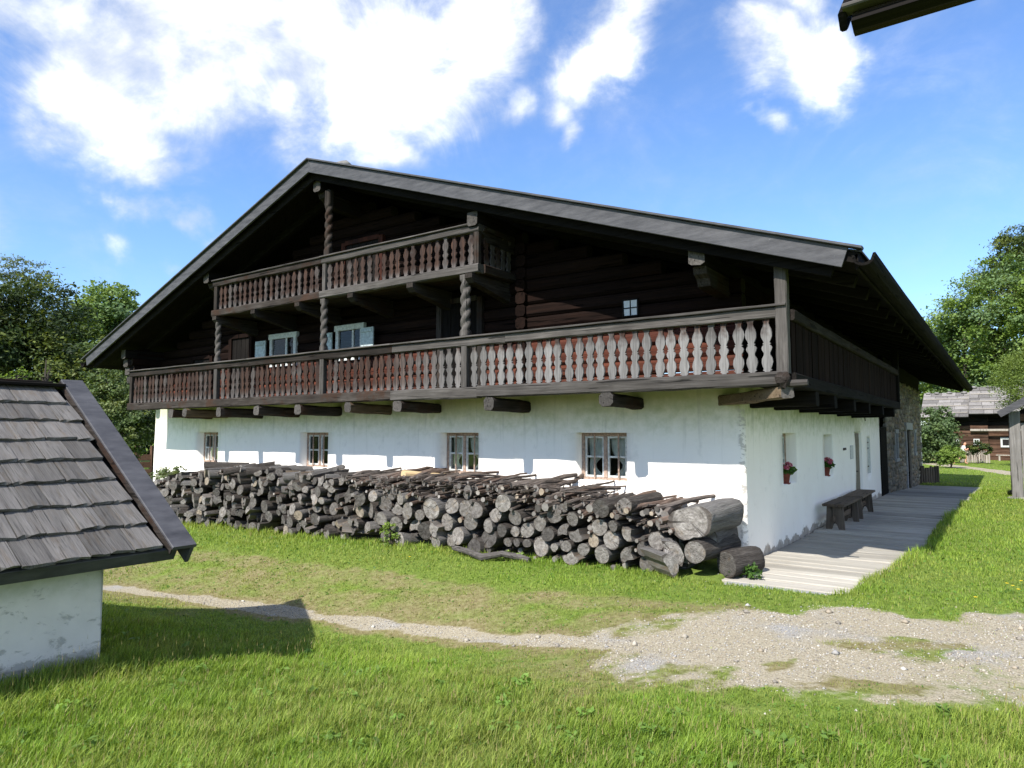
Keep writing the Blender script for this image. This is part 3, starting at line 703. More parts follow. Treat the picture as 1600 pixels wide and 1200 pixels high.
def lump(r, sq=(1, 1, .7), n=8, m=5, wob=.16, mb=None, c=(0, 0, 0)):
    mb = mb or MB(); V = [(c[0], c[1], c[2] - r * sq[2])]; ph = random.uniform(0, 6)
    for i in range(1, m):
        t = math.pi * i / m
        for j in range(n):
            a = 2 * math.pi * j / n; q = r * (1 + wob * math.sin(2 * a + ph + i) + random.uniform(-wob, wob) * .6)
            V.append((c[0] + q * math.sin(t) * math.cos(a) * sq[0], c[1] + q * math.sin(t) * math.sin(a) * sq[1], c[2] - q * math.cos(t) * sq[2]))
    V.append((c[0], c[1], c[2] + r * sq[2])); Fq = []
    for j in range(n):
        Fq.append([0, 1 + (j + 1) % n, 1 + j]); Fq.append([len(V) - 1, len(V) - 1 - n + j, len(V) - 1 - n + (j + 1) % n])
        for i in range(m - 2): b = 1 + i * n; Fq.append([b + j, b + (j + 1) % n, b + n + (j + 1) % n, b + n + j])
    return mb.add(V, Fq)
for (x, y, r) in ((-7.15, -.75, .17), (-6.75, -.55, .12), (-4.35, -.7, .13), (-.35, -.75, .14), (-.05, -.7, .10), (-2.3, -.4, .12), (-5.6, -.3, .12)):
    lump(r, (1.3, 1, .6), c=(x, y, roof_z(x) + r * .45)).build('roof_stone', M['slate'], farm, True)
# purlins with carved double ends
def purlin(x, z, yfront, w=.2, h=.22, low=True):
    e = [(-w / 2, -h / 2 + .03), (-w / 2 + .04, -h / 2), (w / 2 - .04, -h / 2), (w / 2, -h / 2 + .03), (w / 2, h / 2), (-w / 2, h / 2)]
    p = MB().prism(e, (x, yfront, z), (1, 0, 0), (0, 0, 1), (0, 1, 0), 25.5 - yfront if z > 4 or x > -1 else 20, 0, 1, 20, .006).build('purlin', [M['roofwood_y'], M['grey_y']], farm)
    if low:
        mb = MB(); prev = None
        prof = [(yfront + .10, z - h / 2), (yfront + .13, z - h / 2 - .09), (yfront + .22, z - h / 2 - .13), (yfront + .28, z - h / 2 - .22), (yfront + .45, z - h / 2 - .24), (.05, z - h / 2 - .26), (.05, z - h / 2)]
        mb.prism([(q[0], q[1]) for q in prof], (x - w * .42, 0, 0), (0, 1, 0), (0, 0, 1), (1, 0, 0), w * .84, 0).build('bracket', M['dusk_y'], p)
    return p
for (px, py, x) in ((490, 292, RX), (735, 342, -3.80), (1085, 395, -.24), (322, 433, -11.15)):
    q = hit(px, py, 1, -1.0); purlin(x, min(q[2], roof_z(x) - .36), -1.0)
purlin(XL + .1, roof_z(XL) - .38, -.9, low=False)
for i in range(4):    # projecting log ends that carry the left eave purlin
    MB().prism(log_profile(.19, .22), (XL + .02 + random.uniform(-.03, .03), -.86 + .05 * i, 3.62 - .2 * i), (1, 0, 0), (0, 0, 1), (0, 1, 0), .9, 0, 1, 3, .012).build('log_end', [M['dusk_y'], M['grey_y']], farm)

# balconies
PY = -.90
_BP = [(0, .40), (.035, .30), (.06, .44), (.085, .38), (.13, .44), (.20, .50), (.27, .46), (.33, .36), (.37, .35), (.42, .45), (.46, .47), (.50, .41), (.515, .34), (.535, .41), (.555, .33), (.60, .40), (.66, .48), (.72, .50), (.79, .45), (.85, .35), (.90, .32), (.95, .37), (1.0, .46)]
BAL_PROF = [(a, .5 - (.5 - b) * 1.5) for a, b in _BP]
def baluster_mesh(h, w, t=.03, seed=0):
    w = w * (1 + .05 * math.sin(seed * 2.3))
    rs = random.Random(seed); mb = MB(); L = [(-b * w * rs.uniform(.95, 1.04), a * h) for a, b in BAL_PROF]; R = [(b * w * rs.uniform(.95, 1.04), a * h) for a, b in BAL_PROF]
    n = len(L); V = [(x, y, z) for y in (-t / 2, t / 2) for pts in (L, R) for (x, z) in pts]
    Fq = []
    for i in range(n - 1):
        Fq.append([i, n + i, n + i + 1, i + 1]); Fq.append([2 * n + i, 2 * n + i + 1, 3 * n + i + 1, 3 * n + i])
        Fq.append([i, i + 1, 2 * n + i + 1, 2 * n + i]); Fq.append([n + i, 3 * n + i, 3 * n + i + 1, n + i + 1])
    Fq += [[0, 2 * n, 3 * n, n], [n - 1, 2 * n - 1, 4 * n - 1, 3 * n - 1]]
    return mb.add(V, Fq).mesh('baluster', M['baluster'])
def balusters(x0, x1, step, zlo, h, w, posts, parent, along='x', fixed=PY):
    ms = [baluster_mesh(h, w, seed=q) for q in range(5)]
    n = int((x1 - x0) / step)
    for k in range(n + 1):
        u = x0 + (k + .5) * (x1 - x0) / (n + 1)
        if any(abs(u - p) < .10 for p in posts): continue
        o = obj_from('baluster', random.choice(ms), parent)
        u += random.uniform(-.008, .008)
        o.location = (u, fixed + random.uniform(-.006, .006), zlo) if along == 'x' else (fixed, u, zlo)
        o.rotation_euler = (random.uniform(-.02, .02), random.gauss(0, .018), random.uniform(-.06, .06) + (0 if along == 'x' else math.pi / 2))
def twisted_post(x, y, z0, z1, r=.075, square=(.10, .10), strands=2, pitch=.36, mat='grey_z'):
    mb = MB(); n = 16; V = []; Fq = []
    m = int((z1 - z0) / .018)
    for k in range(m + 1):
        z = z0 + (z1 - z0) * k / m
        e = min(sstep(square[0] - .04, square[0] + .03, z - z0), sstep(square[1] - .04, square[1] + .03, z1 - z))
        for i in range(n):
            a = 2 * math.pi * i / n; c, s_ = math.cos(a), math.sin(a)
            sq = r / max(abs(c), abs(s_)) * .98; sq = min(sq, r * 1.28)
            ph = strands * (a - 2 * math.pi * (z - z0) / (pitch))
            tw = r * (.66 + .50 * abs(math.cos(ph / 2)) ** .9)
            q = sq * (1 - e) + tw * e; V.append((x + q * c, y + q * s_, z))
        if k: Fq += [[(k - 1) * n + i, (k - 1) * n + (i + 1) % n, k * n + (i + 1) % n, k * n + i] for i in range(n)]
    Fq += [list(range(n))[::-1], [m * n + i for i in range(n)]]
    return mb.add(V, Fq).build('twisted_post', M[mat], farm, True)
BX0, BX1 = -14.42, .81
POSTS = [-10.78, -7.36, -4.0]
lb_ = farm
xs = [BX0 - .02, -5.55, -3.72, BX1 - .02]
for a, b in zip(xs[:-1], xs[1:]):
    dz = random.uniform(-.012, .012)
    MB().beam((a, PY, 2.318 + dz), (b - .004, PY, 2.318 + dz + random.uniform(-.01, .01)), .15, .172, (0, 0, 1), .018, 0, None, max(3, int((b - a) * 3)), .007).build('sill_beam', M['dusk_x'] if b < -5 else M['grey_x'], farm)
for a, b in ((BX0, -9.6), (-9.6, -5.55), (-5.55, -3.2), (-3.2, BX1 - .0)):
    MB().beam((a, PY, 3.10), (b - .004, PY, 3.10 + random.uniform(-.006, .006)), .11, .125, (0, 0, 1), .014, 0, None, max(3, int((b - a) * 3)), .005).build('handrail', M['grey_x'] if b > -5 else M['dusk_x'], farm)
    MB().beam((a - .01, PY - .01, 3.178), (b - .012, PY - .01, 3.178), .17, .028, (0, 0, 1), .006, 0, None, max(3, int((b - a) * 3)), .003).build('rail_cap', M['grey_x'], farm)
balusters(BX0 + .12, .64, .168, 2.39, .66, .130, POSTS, farm)
for x in POSTS: MB().beam((x, PY, 2.40), (x, PY, 3.04), .11, .10, (0, 1, 0), .01).build('rail_post', M['grey_z'], farm)
MB().beam((BX0 + .06, PY, 2.40), (BX0 + .06, PY, 3.04), .11, .10, (0, 1, 0), .01).build('rail_post', M['dusk_z'], farm)
MB().beam((.74, PY, 2.38), (.74, PY, roof_z(.74) - .2), .135, .13, (0, 1, 0), .012, 0, None, 12, .003).build('corner_post', M['grey_z'], farm)
tw = []
for x, sz in ((POSTS[0], .056), (POSTS[1], .060), (POSTS[2], .074)): twisted_post(x, PY, 3.19, 4.16, sz)
twisted_post(-7.30, PY + .02, 4.95, 6.20, .066, (.16, .30), mat='dusk_z')
for k in range(4): MB().box((BX0, -.82 + k * .215, 2.345), (BX1 - .1, -.82 + k * .215 + .205, 2.385), .004).build('floor_board', M['dusk_x'], farm)
# cantilever beams under the lower balcony
for (px, w, mt) in ((268, .2, 'dusk_y'), (292, .17, 'tan_y'), (345, .17, 'dusk_y'), (402, .17, 'dusk_y'), (466, .19, 'dusk_y'), (545, .17, 'tan_y'), (622, .19, 'dusk_y'), (765, .19, 'dusk_y'), (947, .2, 'dusk_y')):
    x = hit(px, 620, 1, -.97)[0]
    h = random.uniform(.17, .2)
    MB().beam((x + random.uniform(-.01, .01), -.99 + random.uniform(-.03, .02), 2.225 - h / 2), (x, .2, 2.205 - h / 2), w, h, (0, 0, 1), .035, 0, 1, 5, .010).build('cantilever_beam', [M[mt], M['grey_y']], farm)
MB().beam((-.36, .12, 2.13), (.78, -.93, 2.165), .17, .14, (0, 0, 1), .02, 0, 1, 6, .010).build('corner_bracket', [M['tan_y'], M['grey_y']], farm)
lump(.085, (1, 1.1, 1.2), c=(.74, -.96, 2.30)).build('beam_knot', M['dusk_y'], farm)
MB().tube([(.72, PY, 2.26), (.86, PY, 2.265), (1.0, PY, 2.27)], [.045, .042, .036], 8).build('peg', M['grey_x'], farm)
# side balcony with a closed board parapet
MB().beam((.80, PY + .06, 2.31), (.80, 8.85, 2.31), .13, .16, (0, 0, 1), .015, 0, None, 24, .005).build('sill_beam', M['roofwood_y'], farm)
MB().beam((.80, PY + .08, 3.07), (.80, 8.85, 3.07), .12, .13, (0, 0, 1), .015, 0, None, 24, .005).build('handrail', M['dusk_y'], farm)
y = PY + .12
while y < 8.75:
    w = random.uniform(.15, .21); MB().box((.785, y, 2.39), (.81 + random.uniform(-.004, .006), y + w - .012, 3.01), .004).build('parapet_board', M['soot_z'], farm); y += w
MB().beam((.80, 8.85, 2.25), (.80, 8.85, roof_z(.8) - .2), .13, .13, (0, 1, 0), .012).build('corner_post', M['roofwood_z'], farm)
MB().box((.02, 8.80, 2.39), (.74, 8.83, 3.05), .004).build('parapet_board', M['roofwood_z'], farm)
for k in range(3): MB().box((.02 + k * .24, -.8, 2.345), (.25 + k * .24, 8.85, 2.385), .004).build('floor_board', M['roofwood_y'], farm)
for y in (.35, 1.55, 3.1, 4.6, 6.3, 8.0):
    MB().beam((-.3, y, 2.13), (.84, y, 2.145), .19, .20, (0, 0, 1), .02, 0, None, 4, .006).build('cantilever_beam', M['roofwood_x'], farm)
# upper gallery
UX0, UX1 = -10.92, -3.70
for a, b in ((UX0, -7.4), (-7.4, UX1)):
    MB().beam((a - .03, PY, 4.24), (b - .004, PY, 4.235), .15, .14, (0, 0, 1), .018, 0, None, 10, .006).build('sill_beam', M['dusk_x'] if a < -8 else M['grey_x'], farm)
    MB().beam((a - .03, PY, 4.875), (b - .004, PY, 4.87), .12, .11, (0, 0, 1), .014, 0, None, 10, .005).build('handrail', M['dusk_x'] if a < -8 else M['grey_x'], farm)
    MB().beam((a - .03, PY - .01, 4.945), (b - .004, PY - .01, 4.94), .17, .026, (0, 0, 1), .006, 0, None, 8, .003).build('rail_cap', M['grey_x'], farm)
balusters(UX0 + .12, UX1 - .1, .178, 4.30, .53, .115, [-7.34], farm)
for x in (UX0 + .05, -7.34, UX1 - .07): MB().beam((x, PY, 4.30), (x, PY, 4.83), .10, .09, (0, 1, 0), .01).build('rail_post', M['dusk_z'] if x > -7 or x < -10 else M['grey_z'], farm)
for x in (UX0 + .02, UX1 - .04):
    MB().beam((x, PY + .08, 4.24), (x, 0.0, 4.24), .13, .14, (0, 0, 1), .014).build('sill_beam', M['dusk_y'], farm)
    MB().beam((x, PY + .06, 4.875), (x, 0.0, 4.875), .10, .10, (0, 0, 1), .012).build('handrail', M['dusk_y'], farm)
    balusters(PY + .12, -.05, .16, 4.30, .53, .115, [], farm, 'y', x)
for k in range(4): MB().box((UX0, -.82 + k * .215, 4.20), (UX1, -.82 + k * .215 + .205, 4.235), .004).build('floor_board', M['dusk_x'], farm)
for px, py in ((338, 500), (398, 490), (467, 478), (550, 466), (643, 452), (735, 440)):
    x = hit(px, py, 1, -.95)[0]
    e = [(-1.0, 4.165), (-1.0, 4.09), (-.93, 4.02), (-.80, 4.0), (-.4, 3.93), (.05, 3.84), (.05, 4.165)]
    MB().prism(e, (x - .07, 0, 0), (0, 1, 0), (0, 0, 1), (1, 0, 0), .14, 0).build('gallery_bracket', M['dusk_y'], farm)
# upper storey windows, doors
def upper_window(x0, x1, z0, z1, shutters):
    f = MB(); t = .085
    f.box((x0, -.05, z0), (x0 + t, .02, z1)); f.box((x1 - t, -.05, z0), (x1, .02, z1)); f.box((x0 - .03, -.055, z1 - t), (x1 + .03, .02, z1 + .03)); f.box((x0, -.05, z0 - .05), (x1, .02, z0))
    w = f.build('window', M['frame_white'], farm); m = x0 + (x1 - x0) * .62
    box_obj('mullion', (m - .025, -.035, z0), (m + .025, .01, z1 - t), M['frame_white'], w)
    MB().add([(x0 + t, -.012, z0), (x1 - t, -.012, z0), (x1 - t, -.012, z1 - t), (x0 + t, -.012, z1 - t)], [[0, 1, 2, 3]]).build('pane', M['glass'], w)
    for (a, b, yy) in shutters:
        s = MB().beam(((a + b) / 2, yy[0], z0), ((a + b) / 2, yy[0], z1 - .10), abs(b - a), .03, (0, 1, 0), .004).build('shutter', M['shutter'], w)
        for q in (.2, .75): box_obj('shutter_batten', (min(a, b) + .03, yy[0] - .032, z0 + (z1 - z0) * q - .03), (max(a, b) - .03, yy[0] - .015, z0 + (z1 - z0) * q + .03), M['shutter'], s)
    return w
upper_window(-10.20, -9.30, 3.16, 3.80, [(-10.62, -10.26, (-.10,))])
upper_window(-8.05, -7.26, 3.16, 3.80, [(-8.45, -8.11, (-.08,)), (-7.2, -6.86, (-.14,))])
f = MB(); x0, x1, z0, z1 = -1.74, -1.48, 3.39, 3.66
f.box((x0, -.03, z0), (x0 + .025, .01, z1)); f.box((x1 - .025, -.03, z0), (x1, .01, z1)); f.box((x0, -.03, z1 - .025), (x1, .01, z1)); f.box((x0, -.03, z0), (x1, .01, z0 + .025))
f.box(((x0 + x1) / 2 - .008, -.025, z0 + .02), ((x0 + x1) / 2 + .008, .0, z1 - .02), .002); f.box((x0 + .02, -.024, (z0 + z1) / 2 - .008), (x1 - .02, .0, (z0 + z1) / 2 + .008), .002)
w = f.build('window', M['roofwood_x'], farm); tag(w, 'small four pane window in the log wall')
MB().add([(x0 + .02, -.01, z0 + .02), (x1 - .02, -.01, z0 + .02), (x1 - .02, -.022, z1 - .02), (x0 + .02, -.022, z1 - .02)], [[0, 1, 2, 3]]).build('pane', M['plaque_sky_pane'], w)  # opaque pale pane, the sky's reflection put into its colour
def upper_door(x0, x1, z0, z1, jm):
    d = MB(); n = int((x1 - x0) / .16); s = (x1 - x0) / n
    for k in range(n): d.box((x0 + k * s, -.02, z0), (x0 + (k + 1) * s - .008, .02, z1), .004)
    o = d.build('door', M['roofwood_z'], farm)
    for x in (x0 - .055, x1 + .055): box_obj('door_jamb', (x - .055, -.06, z0), (x + .055, .03, z1 + .06), M[jm], o)
    box_obj('door_lintel', (x0, -.058, z1), (x1, .03, z1 + .09), M[jm], o)
upper_door(-11.72 + .1, -10.95 - .0, 2.40, 3.84, 'soot_z'); upper_door(-5.25, -4.45, 2.40, 3.95, 'dusk_z'); upper_door(-7.8, -6.85, 4.24, 5.42, 'log_z'); upper_door(-13.2, -12.5, 2.40, 3.45, 'soot_z')

# ------------------------------------------------------------------ boardwalk
walk = empty('boardwalk', (0, 0, 0), 0, 'silvery plank boardwalk along the side of the farmhouse', None, None, 'structure')
y = -1.12; k = 0
slab = MB().box((.12, -1.46, -.14), (1.38, -1.13, -.012), .012).build('stone_slab', M['concrete'], walk)
while y < 21.2:
    w = random.uniform(.20, .34); zt = -.30 * float(sstep(11, 23, y))
    e = float(deck_edge(y + w / 2)) + random.uniform(-.02, .16)
    x0 = random.uniform(.012, .03); tz = random.uniform(-.016, .01)
    MB().beam((x0, y + w / 2, zt - .05 + tz), (e, y + w / 2 + random.uniform(-.01, .01), zt - .05 + random.uniform(-.012, .006)), w - random.uniform(.028, .052), .095, (0, 0, 1), .008, 0, None, 6, .003).build('plank', M['deck'], walk)
    y += w
# ------------------------------------------------------------------ benches
def bench(name, y0, y1, label, tilt=0.0):
    L = y1 - y0
    b = empty(name, (.30, y0, -.002), tilt, label, 'bench', 'plank benches against the white wall')
    MB().beam((0, 0, .435), (0, L, .435), .36, .045, (0, 0, 1), .008, 0, None, 6, .003).build('seat', M['bench'], b)
    for q in (.12, L - .22):
        prof = [(-.155, 0), (-.06, 0), (-.03, .09), (0, .115), (.03, .09), (.06, 0), (.155, 0), (.13, .412), (-.13, .412)]
        MB().prism(prof, (0, q, 0), (1, 0, 0), (0, 0, 1), (0, 1, 0), .05, 0).build('leg', M['bench_z'], b)
    MB().beam((0, .02, .20), (0, L - .06, .20), .035, .09, (0, 0, 1), .005).build('stretcher', M['bench'], b)
    for q in (.075, L - .14): MB().beam((0, q, .14), (0, q, .27), .05, .03, (0, 1, 0), .004).build('wedge', M['bench'], b)
    return b
bench('bench', 3.98, 5.75, 'low brown plank bench against the white wall, the one with the browner seat')
bench('bench', 5.90, 7.75, 'low grey plank bench against the white wall beside the house door', .02)
# ------------------------------------------------------------------ flower pots on the sills
def leaf_cloud(center, rad, n, size, cols, rs, sq=(1, 1, 1), up=.2):
    p = rs.normal(size=(n, 3)); p /= np.linalg.norm(p, axis=1)[:, None]; p *= (rs.random(n) ** .4)[:, None]
    return np.asarray(center) + p * rad * np.asarray(sq), np.asarray(cols)[rs.integers(0, len(cols), n)] * rs.uniform(.75, 1.25, (n, 1)), np.full(n, size) * rs.uniform(.7, 1.3, n)
def leaf_mesh(name, pts, col, size, rs, mat, aspect=.62, up=.35, bend=.25, nrm=None):
    """one folded leaf (two triangles sharing the midrib) per point"""
    n = len(pts); d = rs.normal(size=(n, 3)); d[:, 2] *= .7; d /= np.linalg.norm(d, axis=1)[:, None]
    a = rs.normal(size=(n, 3)); a[:, 2] += up * 3
    if nrm is not None: a = a * .7 + nrm * 1.6
    t = np.cross(a, d); t /= np.linalg.norm(t, axis=1)[:, None] + 1e-9; m = np.cross(d, t)
    s = size[:, None]
    base, tip = pts - d * s * .5, pts + d * s * .5; mid = pts - m * s * bend * .3
    l, r = mid + t * s * aspect * .5 + m * s * bend * .5, mid - t * s * aspect * .5 + m * s * bend * .5
    V = np.stack([base, l, tip, r], 1).reshape(-1, 3); o = np.arange(n)[:, None] * 4
    T = np.concatenate([o + [0, 2, 1], o + [0, 3, 2]])
    return np_mesh(name, V, [T], mat, np.repeat(col, 4, 0))
rsf = np.random.default_rng(5)
for k, (y, z, lab) in enumerate(((2.08, .905, 'brown clay pot of pink geraniums on the sill nearer the house corner'), (5.12, .875, 'brown clay pot of pink geraniums on the sill nearer the benches'))):
    r = .095
    fp = empty('flower_pot', (-.06, y + .12, z), 0, lab, 'flower pot', 'geranium pots on the side window sills')
    mb = MB(); mb.tube([(0, 0, 0), (0, 0, .012), (0, 0, .13), (0, 0, .131), (0, 0, .165)], [r * .68, r * .72, r * .93, r * 1.05, r * 1.08], 16, 0); mb.build('pot', M['terra'], fp, True)
    MB().tube([(0, 0, -.012), (0, 0, .0), (0, 0, .012)], [r * .8, r * .95, r * 1.0], 16).build('saucer', M['terra'], fp, True)
    pt, cl, sz = leaf_cloud((0.03, 0, .21), .13, 260, .055, [(.05, .12, .025), (.08, .16, .03)], rsf, (1.1, 1.3, .6))
    obj_from('leaves', leaf_mesh('leaves', pt, cl, sz, rsf, M['leaf'], .9), fp)
    for q in range(9):
        c = np.array([rsf.uniform(-.06, .16), rsf.uniform(-.17, .17), rsf.uniform(.24, .33)])
        pt, cl, sz = leaf_cloud(c, .042, 46, .032, [(.62, .20, .33), (.72, .34, .42), (.50, .10, .22)], rsf, (1, 1, .7))
        obj_from('blossom', leaf_mesh('blossom', pt, cl, sz, rsf, M['leaf'], .9), fp)

# ------------------------------------------------------------------ firewood
PYF = -1.25
def log_mesh(name, kind, seed, nseg=5):
    """unit radius, unit length along +y, front end at y = 0"""
    rs = random.Random(seed); n = 14
    if kind == 'round':
        ph, ph2 = rs.uniform(0, 6), rs.uniform(0, 6); e1, e2 = rs.uniform(.02, .10), rs.uniform(.01, .05)
        prof = [((1 + e1 * math.cos(2 * a + ph) + e2 * math.cos(3 * a + ph2)) * math.cos(a) * .97, (1 + e1 * math.cos(2 * a + ph) + e2 * math.cos(3 * a + ph2)) * math.sin(a) * .97) for a in [2 * math.pi * i / n for i in range(n)]]
    elif kind == 'half':
        prof = [(math.cos(a) * 1.15, math.sin(a) * 1.15 - .45) for a in [math.pi * i / 9 for i in range(10)]] + [(-.5, -.5), (0, -.42), (.5, -.52)]
    elif kind == 'wedge':
        prof = [(math.cos(a) * 1.25, math.sin(a) * 1.25 - .55) for a in [math.pi * (.12 + .76 * i / 7) for i in range(8)]] + [(-.45, -.35), (0.05, -.95), (.5, -.3)]
    else:   # heart-shaped butt of a big trunk
        prof = []
        for i in range(22):
            a = 2 * math.pi * i / 22 + math.pi / 2; q = 1 + .16 * math.cos(2 * a) - .22 * math.exp(-((i if i < 11 else 22 - i) / 1.6) ** 2) + .05 * math.sin(5 * a)
            prof.append((q * math.cos(a) * 1.02, q * math.sin(a)))
    n = len(prof); V = []; Fq = []; mi = []; flat = {'half': range(9, 13), 'wedge': range(7, 11)}.get(kind, ())
    bend = (rs.uniform(-.12, .12), rs.uniform(-.12, .12)); tap = rs.uniform(-.12, .12); sk = (rs.uniform(-.05, .05), rs.uniform(-.05, .05))
    for k in range(nseg + 1):
        t = k / nseg; s = 1 + tap * t
        for (x, z) in prof:
            w = 1 + rs.uniform(-.035, .035); yy = t
            if k in (0, nseg): yy += sk[0] * x * .4 + sk[1] * z * .4
            V.append((x * s * w + bend[0] * math.sin(math.pi * t), yy, z * s * w + bend[1] * math.sin(math.pi * t)))
        if k: 
            for i in range(n): Fq.append([(k - 1) * n + i, (k - 1) * n + (i + 1) % n, k * n + (i + 1) % n, k * n + i]); mi.append(2 if i in flat else 0)
    for base, y in ((0, 0), (nseg * n, 1)):
        c = len(V); ring = V[base:base + n]; V.append((sum(q[0] for q in ring) / n, sum(q[1] for q in ring) / n, sum(q[2] for q in ring) / n))
        for i in range(n): Fq.append([base + i, base + (i + 1) % n, c]); mi.append(1)
    mb = MB(); mb.v = V; mb.f = Fq; mb.m = mi
    me = mb.mesh(name, [M['bark'], M['cut'], M['split']])
    me.polygons.foreach_set('use_smooth', [m == 0 and kind in ('round', 'heart') for m in mi]); return me
LOGM = {'round': [log_mesh('firewood_log', 'round', 100 + q) for q in range(9)], 'half': [log_mesh('firewood_log', 'half', 200 + q) for q in range(3)], 'wedge': [log_mesh('firewood_log', 'wedge', 300 + q) for q in range(4)]}
circ = []      # (x, z, r)
def pile_top(x): return np.interp(x, [-13.7, -13.3, -12.4, -11.6, -10.5, -9.5, -8, -6.5, -5, -3.5, -2.2, -1.3, -.75, -.5, .1], [.25, .50, .66, .80, .95, 1.02, .97, .95, .98, 1.0, .95, .86, .78, .55, .30])
def stick_from(x): return np.interp(x, [-13, -7.2, -6.2, -5, -3.5, -2.2, -1.2, -.6], [2, 2, .80, .74, .76, .64, .60, .55])
def put_log(x, z, r, kind='round', front=PYF, L=None, yaw=None, pitch=None, label=None, group='firewood stacked against the white wall', mesh=None):
    L = L or random.uniform(.85, 1.0)
    o = obj_from('firewood_log', mesh or random.choice(LOGM[kind]))
    o.location = (x, front, z); o.scale = (r, L, r)
    o.rotation_euler = (random.uniform(-.04, .04) if pitch is None else pitch, 0 if kind == 'heart' else random.uniform(0, 6.28), random.uniform(-.06, .06) if yaw is None else yaw)
    if kind == 'heart': o.rotation_euler[1] = -.25
    lab = label or pile_label(kind, x, z, r)
    tag(o, lab, 'log', group if label is None else None); return o
WHERE = [(-14, -13.1, 'beyond the window nearest the trees'), (-13.1, -12.0, 'below the window nearest the trees'), (-12.0, -9.3, 'between the two windows nearest the trees'), (-9.3, -8.1, 'below the second window from the trees'), (-8.1, -5.4, 'between the two middle windows'), (-5.4, -4.3, 'below the second window from the corner'), (-4.3, -2.7, 'between the two windows nearest the corner'), (-2.7, -1.6, 'below the window nearest the corner'), (-1.6, 2, 'next to the house corner')]
def pile_label(kind, x, z, r):
    w = [c for a, b, c in WHERE if a <= x < b][0]
    if kind == 'stick': return ('stout' if r > .03 else 'thin') + ' branch on the firewood stack ' + w
    t = (z - float(gz(x, -1.2))) / max(.3, float(pile_top(x)) - float(gz(x, -1.2)))
    lv = 'low' if t < .34 else 'halfway up' if t < .67 else 'high'
    return ('thick ' if r > .105 else 'middling ' if r > .075 else 'thin ') + {'round': 'round log', 'half': 'half-split log', 'wedge': 'wedge-split piece'}[kind] + ' ' + lv + ' in the stack ' + w
nlog = 0
# single pieces one can pick out at the end by the house corner
q = hit(1077, 816, 1, PYF); put_log(q[0], q[2], .235, 'heart', PYF + .02, .92, -.08, .02, 'huge grey log with a heart-shaped sawn end topping the stack by the corner', mesh=log_mesh('firewood_log', 'heart', 5, 7)); circ.append((q[0], q[2], .25))
q = hit(1088, 862, 1, PYF); put_log(q[0], q[2], .135, 'round', PYF - .05, .95, -.12, 0, 'thick round log right under the huge heart-shaped log'); circ.append((q[0], q[2], .15))
q = hit(1134, 877, 1, -1.0); put_log(q[0], .15, .155, 'round', -.98, .62, -.30, 0, 'short thick log lying by itself in front of the house corner')
q = hit(1052, 868, 1, PYF - .1); put_log(q[0], q[2] + .03, .16, 'wedge', PYF - .12, .7, .5, 0, 'gnarled split root piece at the foot of the huge heart-shaped log'); circ.append((q[0], q[2], .16))
q = hit(1050, 884, 1, PYF - .2); put_log(q[0], q[2] + .02, .13, 'half', PYF - .22, .6, .9, 0, 'flat gnarled split piece lying lowest at the end of the stack')
q = hit(1110, 842, 1, -.7); put_log(q[0], q[2], .2, 'round', -.95, .75, .0, 0, 'dark barked log behind the round log at the end of the stack'); circ.append((q[0] - .1, q[2], .18))
PICK = [(880,828,11),(894,811,11),(903.5,837,12),(927,845,10),(955.6,844,14),(940.7,866.6,14),(914,858,10),(981,866.6,13),(979,835,12),(961,821,9),(976,791,14),(942,794,14),(866,803,15),(1027,845,14),(1004,858,11),(886.5,853,9),(869.5,854,6),(879,794,7.5),(936.5,824,13),
 (677,795,16),(707.7,790.5,13),(745,797,13),(788,786,14),(773.5,805,11),(802,809.6,12),(822,829,12),(841.5,818,13),(856,835,11),(842.6,855,15),(762,822,11),(783,829,10),(802,831,8.5),(762,841.5,15),(717,837,14),(734,816,13),(790.5,848,7),(805.5,848,7),(822.5,849,7),(728,769,11),(653.5,805,9),(685,846,10),(460,795,9),(488,812,10),(410,792,10),(335,770,8),(350,800,8),(520,795,10),(560,800,9),(610,770,11),(600,810,11),(585,775,9),(380,765,8),(300,758,8),(500,768,9)]
for (px, py, pr) in PICK:
    q = hit(px, py, 1, PYF); r = pr / F_PX * project(q)[2] * 1.0
    if any(math.hypot(q[0] - c[0], q[2] - c[1]) < .72 * (r + c[2]) for c in circ): continue
    circ.append((q[0], q[2], r)); put_log(q[0], q[2], r * 1.03, 'wedge' if random.random() < .08 else 'round', PYF + random.uniform(-.07, .05)); nlog += 1
stick_c = []
for (rmin, rmax, tries) in ((.10, .13, 2500), (.075, .105, 5000), (.055, .08, 9000), (.045, .06, 12000)):
    for _ in range(tries):
        if nlog >= 290: break
        x = random.uniform(-13.6, -.35); r = random.uniform(rmin, rmax); b = float(gz(x, -1.2))
        if x < -6 and r > .098: r = random.uniform(.05, .098)
        z = random.uniform(b + r * .75, float(pile_top(x)) - r * .6)
        if z + r * .4 > float(stick_from(x)): continue
        if any(abs(x - c[0]) < .4 and math.hypot(x - c[0], z - c[1]) < .86 * (r + c[2]) for c in circ): continue
        circ.append((x, z, r)); nlog += 1
        kind = random.choices(['round', 'half', 'wedge'], [.55, .18, .27] if x > -6 else [.30, .26, .44])[0]
        o = put_log(x, z, r * 1.12, kind, PYF + random.uniform(-.10, .10), None, random.gauss(0, random.choice([.15, .5]) if x < -4.5 else .08), random.gauss(0, .09 if x < -4.5 else .04))
